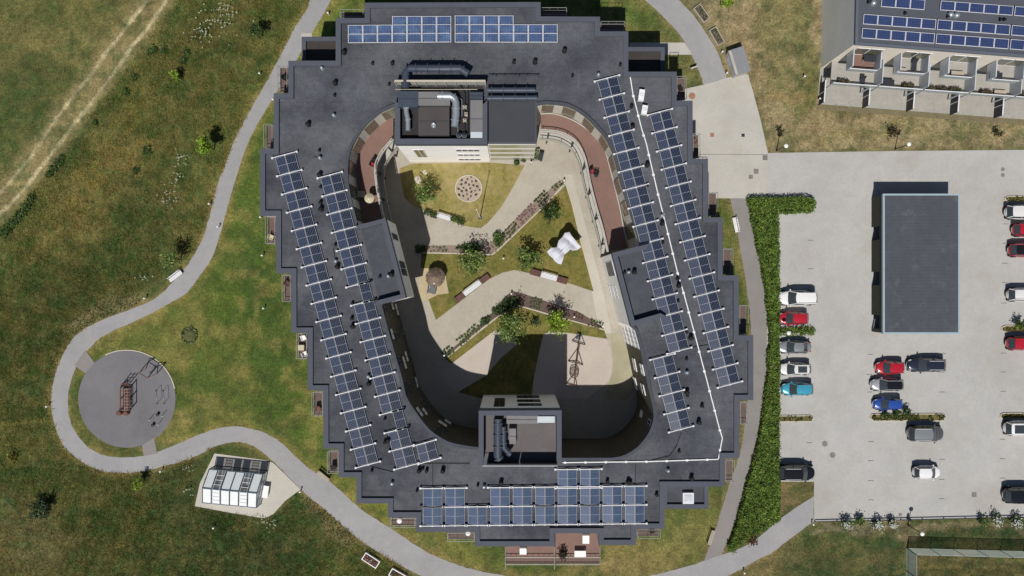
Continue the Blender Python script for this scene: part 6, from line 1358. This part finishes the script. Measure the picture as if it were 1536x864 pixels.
for k in range(6):
    a, b = k / 6 + .012, (k + 1) / 6 - .012
    mb = MB(); mb.add([L4(nw, ne, a) + U * eav, L4(nw, ne, b) + U * eav, L4(mw, mE, b) + U * rid, L4(mw, mE, a) + U * rid], [(0, 1, 2, 3)]); mb.build('roof_pane', m_gh if k not in (1, 4) else mat('open_vent_pane', A(120, 132, 142), .12, .05, 1, 4, .04, spec=.6, alpha=.45), o)
    mb = MB(); mb.add([L4(sw, se, b) + U * eav, L4(sw, se, a) + U * eav, L4(mw, mE, a) + U * rid, L4(mw, mE, b) + U * rid], [(0, 1, 2, 3)]); mb.build('roof_pane', m_ghs, o)
    mb = MB(); mb.add([L4(nw, ne, b) , L4(nw, ne, a), L4(nw, ne, a) + U * eav, L4(nw, ne, b) + U * eav], [(0, 1, 2, 3)]); mb.build('wall_pane', mat('dark_wall_pane', A(110, 120, 128), .12, .05, 1, 4, .04, spec=.6, alpha=.5), o)
    mb = MB(); mb.add([L4(sw, se, a), L4(sw, se, b), L4(sw, se, b) + U * eav, L4(sw, se, a) + U * eav], [(0, 1, 2, 3)]); mb.build('wall_pane', m_ghs, o)
    if k in (1, 4):
        for side in (0, 1):
            q0 = (nw, ne) if side == 0 else (sw, se); mb = MB()
            for f in (.25, .5, .75): mb.bar(L4(L4(*q0, a) + U * eav, L4(mw, mE, a) + U * rid, f) + U * .06, L4(L4(*q0, b) + U * eav, L4(mw, mE, b) + U * rid, f) + U * .06, .05)
            for e in (a + .01, b - .01): mb.bar(L4(*q0, e) + U * (eav + .06), L4(mw, mE, e) + U * (rid + .06), .05)
            mb.build('roof_vent', m_rail, o)
for a, b, m__ in ((nw, sw, mw), (se, ne, mE)):
    mb = MB(); mb.add([a, b, b + U * eav, m__ + U * rid, a + U * eav], [(0, 1, 2, 3, 4)]); mb.build('gable_pane', m_gh, o)
for k, (x, y) in enumerate(((318, 722), (340, 742), (362, 735))): g = G(x, y); MB().box((g.x, g.y, .4), (1.6, .7, .7), ga).build('plant_bench', m_woodg, o)
q = G(397.5, 736.5, .4); o2 = thing('white_table', 'white rectangular table standing beside the greenhouse gable', 'table', (q.x, q.y, .07), ga); MB().box((0, 0, .68), (1.05, 1.55, .06)).build('table_top', m_white, o2, True)
for sx in (-1, 1):
    for sy in (-1, 1): MB().box((sx * .42, sy * .65, .33), (.06, .06, .65)).build('leg', m_white, o2, True)

# lamp posts and bollard lights
def lamp(hx, hy, bx, by, label, hh=3.7):
    b = G(bx, by); o = thing('lamp_post', label, 'street lamp', b, 0, 'lamp posts'); MB().tube([b, (b.x, b.y, hh - .15)], [.06, .045], 10).build('pole', m_dark, o)
    MB().lathe((b.x, b.y, hh - .2), [(.08, 0), (.27, .08), (.27, .16), (.2, .24), (.04, .28)], 20).build('lamp_head', m_lampw, o); MB().lathe((b.x, b.y, 0), [(.1, 0), (.1, .35), (.06, .4)], 10).build('base', m_dark, o)
def lampz(hx, hy, label, hh=3.7): g = G(hx, hy, hh); lamp(hx, hy, 768 + g.x / S, 432 - g.y / S, label, hh)
lampz(1384, 801, 'lamp post with white dome head beside the planted fence below the parking lot'); lampz(1364, 216, 'lamp post with white dome head in dry grass above the parking shed'); lampz(1179.5, 218.5, 'lamp post with white dome head at the corner of the paved forecourt')
lampz(1183.5, 499.5, 'lamp post with white dome head in the small hedge strip between parked cars'); 

bol = [(1207.6,114,'in dry grass near the side wall of the neighbouring block'),(1230.5,147.5,'in dry grass below the corner of the neighbouring block'),(392.5,383,'on the lawn beside the second step of the outer wall'),(394.5,462.5,'on the lawn above the ring of pale grasses'),(313,305.5,'beside the path straight below the yellow green sapling'),(326,340,'on the path itself above the bench bend'),(216,447.5,'where the path straightens after the bench'),(69,610,'on the outer edge of the path loop beside the playground'),(240,707.5,'just below the path where the playground exit joins'),(319.5,792.5,'alone in the dark meadow below the greenhouse'),(449.5,738,'at the terrace corner where the path begins'),(1084,77,'beside the top path just before the grey shed'),(1091,109,'at the corner of the paved forecourt and the top path'),(390,325.6,'on the lawn at the path edge, near the wall step'),(409,149,'at the outer wall beside the top path'),(388.5,109.5,'in the meadow beside the top path'),(1220.5,787,'at the corner of the parking lot and the lower path'),(846.5,270.5,'at the upper tip of the strip bed in the courtyard'),(755,387.5,'in the lawn between the two leafy courtyard trees'),(731,369.5,'beside the round dark bush in the strip bed'),(767,440.5,'at the bend of the lower strip bed'),(861.5,475.5,'in bare soil of the lower strip bed'),(904.5,489.7,'at the outer end of the lower strip bed'),(666.3,533.3,'at the shaded corner end of the lower strip bed'),(1117,860,'on the dry grass below the lower path'),(491.5,19,'on the top lawn by the small balcony')]
for x, y, lb in bol:
    g = G(x, y, .8); o = thing('bollard_light', 'small white bollard light ' + lb, 'bollard light', (g.x, g.y, 0), 0, 'bollard lights'); MB().lathe((g.x, g.y, 0), [(.07, 0), (.07, .68)], 12).build('post', m_rail, o); MB().lathe((g.x, g.y, .68), [(.1, 0), (.12, .1), (.12, .14), (.03, .18)], 12).build('lamp_head', m_lampw, o)
# manhole covers
for x, y, r_, sq, m_, lb in ((1237,665.6,.36,0,m_iron,'upper round manhole cover on the parking lot near the hedge'),(1248.6,682.6,.36,0,m_iron,'lower round manhole cover on the parking lot near the hedge'),(1461,742,.3,1,m_iron,'square drain cover low on the parking lot'),(1504,254,.24,0,m_iron,'upper of two small covers near the parking lot entrance'),(1504,262.6,.24,0,m_iron,'lower of two small covers near the parking lot entrance'),(1134,257,.32,1,m_iron,'larger square cover on the forecourt near the hedge end'),(1126,265.5,.26,1,m_iron,'smaller square cover on the forecourt near the hedge end'),(1068,202.5,.24,1,m_terra,'rusty square cover in the middle of the forecourt'),(1114.5,203,.2,1,m_dark,'dark square cover in the middle of the forecourt'),(1038,144,.42,0,m_terra,'large rust brown round manhole cover at the forecourt edge'),(628.5,432,.2,0,m_iron,'small cover in the shade beside the stair tower'),(893.5,430,.18,0,m_dark,'small dark cover on the paving below the white tower wall'),(900,419.5,.4,1,m_terra,'pinkish square mat at the white tower door'),(836.5,248,.2,0,m_dark,'small dark cover on the upper courtyard path'),(1350,775 - 3,.2,1,m_iron,'small square cover at the edge of the parking lot by the lamp post')):
    g = G(x, y); o = thing('manhole_cover', lb, 'manhole cover', (g.x, g.y, .04)); mb = MB(); n_ = 4 if sq else 24; k = math.sqrt(2) if sq else 1
    pf = [(r_ * k, .0), (r_ * k, .016), (r_ * k * .88, .018), (r_ * k * .84, .01), (r_ * .4 * k, .014), (.02, .014)]; mb.lathe((0, 0, 0), pf, n_, smooth=False); ob = mb.build('cover', m_, o, True); ob.rotation_euler = (0, 0, R(45) if sq else 0)
# fence field in the lower corner: mesh panels leaning at different heights of the same upright fence
o = thing('mesh_fence', 'pale green wire mesh fence around the lower corner field', 'fence', G(1362, 822)); zf_ = 2.6
corner, e1, s1 = G(1360.5, 822.5), G(1640, 829, 0), G(1360.5, 950)
corner = G(1359.5, 822); e1 = G(1640, 829.5); s1 = G(1360, 960)
mb = MB(); mb.add([corner, e1, e1 + U * zf_, corner + U * zf_, s1, s1 + U * zf_], [(0, 1, 2, 3), (4, 0, 3, 5)]); mb.build('mesh', m_net, o)
for (a, b, n_) in ((corner, e1, 9), (corner, s1, 5)):
    for k in range(n_): q = L4(a, b, k / (n_ - 1)); MB().tube([q, q + U * (zf_ + .05)], .045, 7).build('post', m_fpost, o)
mb = MB()
for z in (.1, zf_): mb.bar(corner + U * z, e1 + U * z, .045); mb.bar(corner + U * z, s1 + U * z, .045)
mb.build('rail', m_net, o)
# low dark edge rail along the bottom of the parking lot
o = thing('edge_rail', 'thin dark low rail along the lower edge of the parking lot', 'rail', G(1221, 782)); a, b = G(1222, 781.5), G(1640, 772); mb = MB(); mb.bar((a.x, a.y, .35), (b.x, b.y, .35), .09, .12); mb.build('rail', m_dark, o)
for k in range(14): q = L4(a, b, k / 13); MB().box((q.x, q.y, .16), (.09, .09, .32)).build('post', m_dark, o)
q = G(1361, 777); o = thing('parking_post', 'short dark post beside the lamp post on the parking lot edge', 'post', q); MB().lathe(q, [(.16, .04), (.16, .8), (.1, .86)], 12).build('post', m_dark, o); MB().box((q.x, q.y, .95), (.24, .16, .2)).build('box', m_dark, o)

# furniture on decks, balconies and terraces
def parasol(px, py, z, r_, label, m): 
    g = G(px, py, z + 2.2); o = thing('parasol', label, 'parasol', (g.x, g.y, z)); MB().lathe((g.x, g.y, z), [(r_, 1.95), (r_ * .98, 2.0), (r_ * .5, 2.2), (.03, 2.35)], 20, smooth=False).build('canopy', m, o); MB().tube([(g.x, g.y, z), (g.x, g.y, z + 2.3)], .03, 8).build('pole', m_rail, o); MB().lathe((g.x, g.y, z), [(.3, 0), (.3, .08), (.05, .1)], 14).build('base', m_dark, o)
parasol(553.5, 297, 7.4, .58, 'round beige parasol on the red-brown deck beside the stair tower', m_beige)
box_thing('cushion_box', 'pale box beside the beige parasol on the deck', 'box', 542.5, 292, 7.4, (.75, .7, .6), m_beige, -.1)
def chair(px, py, z, rz, label, m, mc=None):
    g = G(px, py, z + .45); o = thing('garden_chair', label, 'chair', (g.x, g.y, z), rz); MB().box((0, 0, .44), (.5, .5, .06)).build('seat', mc or m, o, True); MB().box((0, .25, .72), (.5, .05, .5), rx=-.15).build('backrest', m, o, True)
    for sx in (-1, 1):
        for sy in (-1, 1): MB().box((sx * .22, sy * .22, .21), (.04, .04, .42)).build('leg', m, o, True)
    for sx in (-1, 1): MB().box((sx * .26, 0, .64), (.05, .48, .04)).build('armrest', m, o, True)
chair(559, 246.5, 7.4, 1.2, 'black chair with red cushion on the shaded side deck', m_black, m_red); chair(560.5, 241, 7.4, -.6, 'black empty chair on the shaded side deck', m_black)
chair(888, 257, 7.4, .6, 'black chair with pink cushion on the sunlit curved deck', m_black, m_red); chair(894, 258.5, 7.4, -1.9, 'black chair facing the pink cushioned one on the sunlit curved deck', m_black)
box_thing('side_table', 'small round legged side table between the chairs of the sunlit curved deck', 'table', 893.5, 264, 7.4, (.45, .45, .5), m_dark, .4, legs=True)
box_thing('terrace_table', 'white table on the middle of the larger lower terrace', 'table', 869.5, 828, tz, (1.4, .75, .75), m_white, 0, legs=True); box_thing('terrace_box', 'white square cabinet by the wall of the larger lower terrace', 'box', 878, 806.5, tz, (.8, .95, .8), m_white)
box_thing('terrace_box', 'white square box on the smaller lower terrace beside the wall', 'box', 784.5, 824.5, tz, (.8, .72, .7), m_white); 
tree(845, 832, tz + .8, 8, 'dark potted shrub on the larger lower terrace', [A(50, 44, 40), A(40, 48, 32), A(70, 60, 52)], 1.0, .8, name='potted_shrub')
for x, y, lb in ((599, 781.5, 'round white table on the small balcony below the lowest tent row'), (702, 800, 'round white table on the balcony left of the smaller lower terrace'.replace('left of', 'before'))):
    g = G(x, y, 9.6); o = thing('balcony_table', lb, 'table', (g.x, g.y, 8.9)); MB().lathe((g.x, g.y, 9.58), [(.3, 0), (.3, .04), (.02, .05)], 20).build('table_top', m_white, o); MB().tube([(g.x, g.y, 8.9), (g.x, g.y, 9.58)], .04, 8).build('stem', m_rail, o)
box_thing('balcony_box', 'pale wooden box on the balcony half way along the playground side', 'box', 453, 521, 8.9, (.75, .6, .6), m_beige); chair(455.5, 507, 8.9, .4, 'white chair on the balcony half way along the playground side', m_white); chair(457.5, 531, 8.9, 2.0, 'second white chair on the balcony half way along the playground side, nearer the greenhouse', m_white)
chair(407, 356, 8.9, 1.2, 'pale chair on the balcony below the first wall step', m_beige); chair(431, 425, 8.9, 1.0, 'dark chair on the balcony above the gravel ring', m_woodd); chair(500.5, 701, 8.9, .2, 'dark armchair on the balcony facing the greenhouse', m_black); chair(477, 613, 8.9, .3, 'brown chair on the balcony level with the round playground', m_wood)
chair(427.5, 117, 8.9, 1.0, 'dark chair on the upper balcony beside the top path', m_black); chair(1020.5, 133, 8.9, 2.0, 'dark chair on the balcony beside the paved forecourt', m_black); chair(1041.5, 212, 8.9, 2.0, 'brown wicker chair on the narrow balcony by the forecourt', m_wood); chair(978, 797, 8.9, .4, 'dark chair on the low balcony beside the flat annex', m_black)
# planted tub by the stair front, clipped pots, person
g = G(804, 232, .6); o = thing('planter_tub', 'pale rectangular planter with green plants beside the glazed stair front', 'planter box', (g.x, g.y, 0)); MB().box((g.x, g.y, .3), (.95, 1.5, .6)).build('tub', m_woodg, o); P = np.column_stack([g.x + rng.uniform(-.4, .4, 140), g.y + rng.uniform(-.65, .65, 140), .6 + rng.uniform(0, .3, 140)]); leaf_cloud('plants', P, .1, tints(140, DG + LG[:2], .2), m_leaf, o, .8)
box_thing('dark_cabinet', 'dark rectangular cabinet beside the pale planter at the stair front', 'cabinet', 811, 236, .03, (.55, 1.0, .9), m_dark, -.25)
for x, y, lb in ((775, 243, 'clipped cone shrub in a pot at the lawn corner by the stair front'), (785, 238, 'second clipped cone shrub in a pot, nearer the stair door')):
    g = G(x, y, 1.0); o = thing('potted_shrub', lb, 'potted plant', (g.x, g.y, 0)); MB().lathe((g.x, g.y, 0), [(.2, 0), (.27, .45), (.22, .45), (.2, .4)], 14).build('pot', m_dark, o); n_ = 260; t = rng.uniform(0, 1, n_); a = rng.uniform(0, 6.28, n_); rr_ = .34 * (1 - t) + .05
    leaf_cloud('foliage', np.column_stack([g.x + np.cos(a) * rr_, g.y + np.sin(a) * rr_, .45 + t * 1.1]), .08, tints(n_, DG, .2), m_leaf, o, .6)
def person(px, py, rz, label):
    g = G(px, py, 0); o = thing('person', label, 'person', (g.x, g.y, .04), rz)
    V = [(0,0,.95),(0,.0,1.12),(0,.01,1.3),(0,.01,1.44),(0,0,1.52),(0,0,1.6)]; Rd = [.15,.14,.16,.13,.06,.06]; E = [(0,1),(1,2),(2,3),(3,4),(4,5)]
    for s_ in (-1, 1):
        b = len(V); V += [(s_*.1,0,.9),(s_*.11,-.03 + .06*s_,.5),(s_*.11,.02 + .1*s_,.1),(s_*.12,-.1 + .1*s_,.04)]; Rd += [.095,.065,.045,.04]; E += [(0,b),(b,b+1),(b+1,b+2),(b+2,b+3)]
        b = len(V); V += [(s_*.19,.01,1.4),(s_*.26,.0,1.12),(s_*.25,-.14,.92),(s_*.25,-.19,.85)]; Rd += [.06,.048,.036,.03]; E += [(3,b),(b,b+1),(b+1,b+2),(b+2,b+3)]
        for k, (dx, dl) in enumerate(((-.03,.085),(-.01,.095),(.01,.09),(.03,.075),(-.045,.05))):
            c = len(V); hx = s_*.25 + dx; V += [(hx,-.22,.83),(hx + dx*.3,-.22-dl*.5,.80),(hx + dx*.2,-.22-dl*.7,.76)]; Rd += [.011,.009,.008]; E += [(b+3,c),(c,c+1),(c+1,c+2)]
    me = bpy.data.meshes.new('body'); me.from_pydata(V, E, []); bo = bpy.data.objects.new('body', me); COL.objects.link(bo); bo.parent = o
    md = bo.modifiers.new('skin', 'SKIN'); sv = me.skin_vertices[0].data
    for i, r_ in enumerate(Rd): sv[i].radius = (r_, r_ * .85)
    sv[0].use_root = True; bo.modifiers.new('sub', 'SUBSURF').levels = 1; bo.modifiers['sub'].render_levels = 2; me.materials.append(m_skin)
    hd = MB(); hd.lathe((0, -.01, 1.58), [(.05, 0), (.075, .05), (.088, .12), (.085, .18), (.05, .235), (.01, .245)], 16, sy=1.15); hd.box((0, -.115, 1.69), (.025, .03, .04)); 
    for s_ in (-1, 1): hd.box((s_*.09, 0, 1.69), (.015, .03, .05)); 
    hd.build('head', m_skin, o, True); MB().lathe((0, .01, 1.68), [(.094, 0), (.1, .06), (.09, .11), (.05, .15), (.005, .16)], 16, sy=1.15).build('hair', m_hair, o, True)
    ed = MB()
    for s_ in (-1, 1): ed.box((s_*.033, -.106, 1.71), (.018, .012, .01)); 
    ed.box((0, -.1, 1.64), (.04, .012, .008)); ed.build('face', m_dark, o, True)
    sh = MB(); sh.lathe((0, .0, .92), [(.17, 0), (.165, .2), (.2, .42), (.17, .53), (.08, .6)], 16, sy=.75)
    for s_ in (-1, 1): sh.tube([(s_*.16, .01, 1.43), (s_*.25, .0, 1.18)], [.085, .07], 10)
    sh.build('shirt', m_shirt, o, True); tr = MB()
    for s_ in (-1, 1): tr.tube([(s_*.08, 0, .98), (s_*.11, -.02 + .06*s_, .5), (s_*.11, .02 + .1*s_, .1)], [.125, .085, .07], 10)
    tr.build('trousers', m_trou, o, True); return o
person(797, 245, .5, 'person in white shirt and pale blue trousers standing by the planter at the stair front')
# gravel ring on the lawn
p = G(284.5, 503); n_ = 130; a = rng.uniform(0, 6.28, n_); rr_ = 11 * S * (1 + rng.normal(0, .1, n_)); o = thing('plant_ring', 'ring of pale grasses on the lawn above the round playground', 'plant ring', (p.x, p.y, 0))
leaf_cloud('foliage', np.column_stack([p.x + np.cos(a) * rr_, p.y + np.sin(a) * rr_, .1 + rng.uniform(0, .15, n_)]), .13, tints(n_, GG + [A(150, 150, 110)], .2), m_leaf, o, .8); MB().lathe((p.x, p.y, 0), [(10 * S, .0), (10 * S, .05), (.3, .06)], 30).build('soil', mat('ring_soil', A(88, 90, 54), .95, .15, 1, 8, .25), o)
# rough verge strips of long pale grass along the path
for poly, lb in (([(97,492),(120,470),(160,450),(205,440),(216,446),(212,455),(165,474),(128,491),(108,503)], 'strip of pale rough grass on the outer side of the path bend'), ([(452,748),(462,746),(500,775),(530,800),(532,812),(522,819),(490,795)], 'strip of pale rough grass beside the lower path')):
    P = [(q.x, q.y) for q in PX(poly)]; n_ = 1400; q = np.column_stack([rng.uniform(min(a[0] for a in P), max(a[0] for a in P), n_), rng.uniform(min(a[1] for a in P), max(a[1] for a in P), n_)]); q = q[in_poly(q[:, 0], q[:, 1], P)]
    o = leaf_cloud('verge_grass', np.column_stack([q, rng.uniform(.05, .3, len(q))]), .16, tints(len(q), [A(118, 112, 80), A(100, 96, 66), A(84, 84, 54)], .15), m_grass, None, .8, .25); tag(o, lb, kind='stuff')
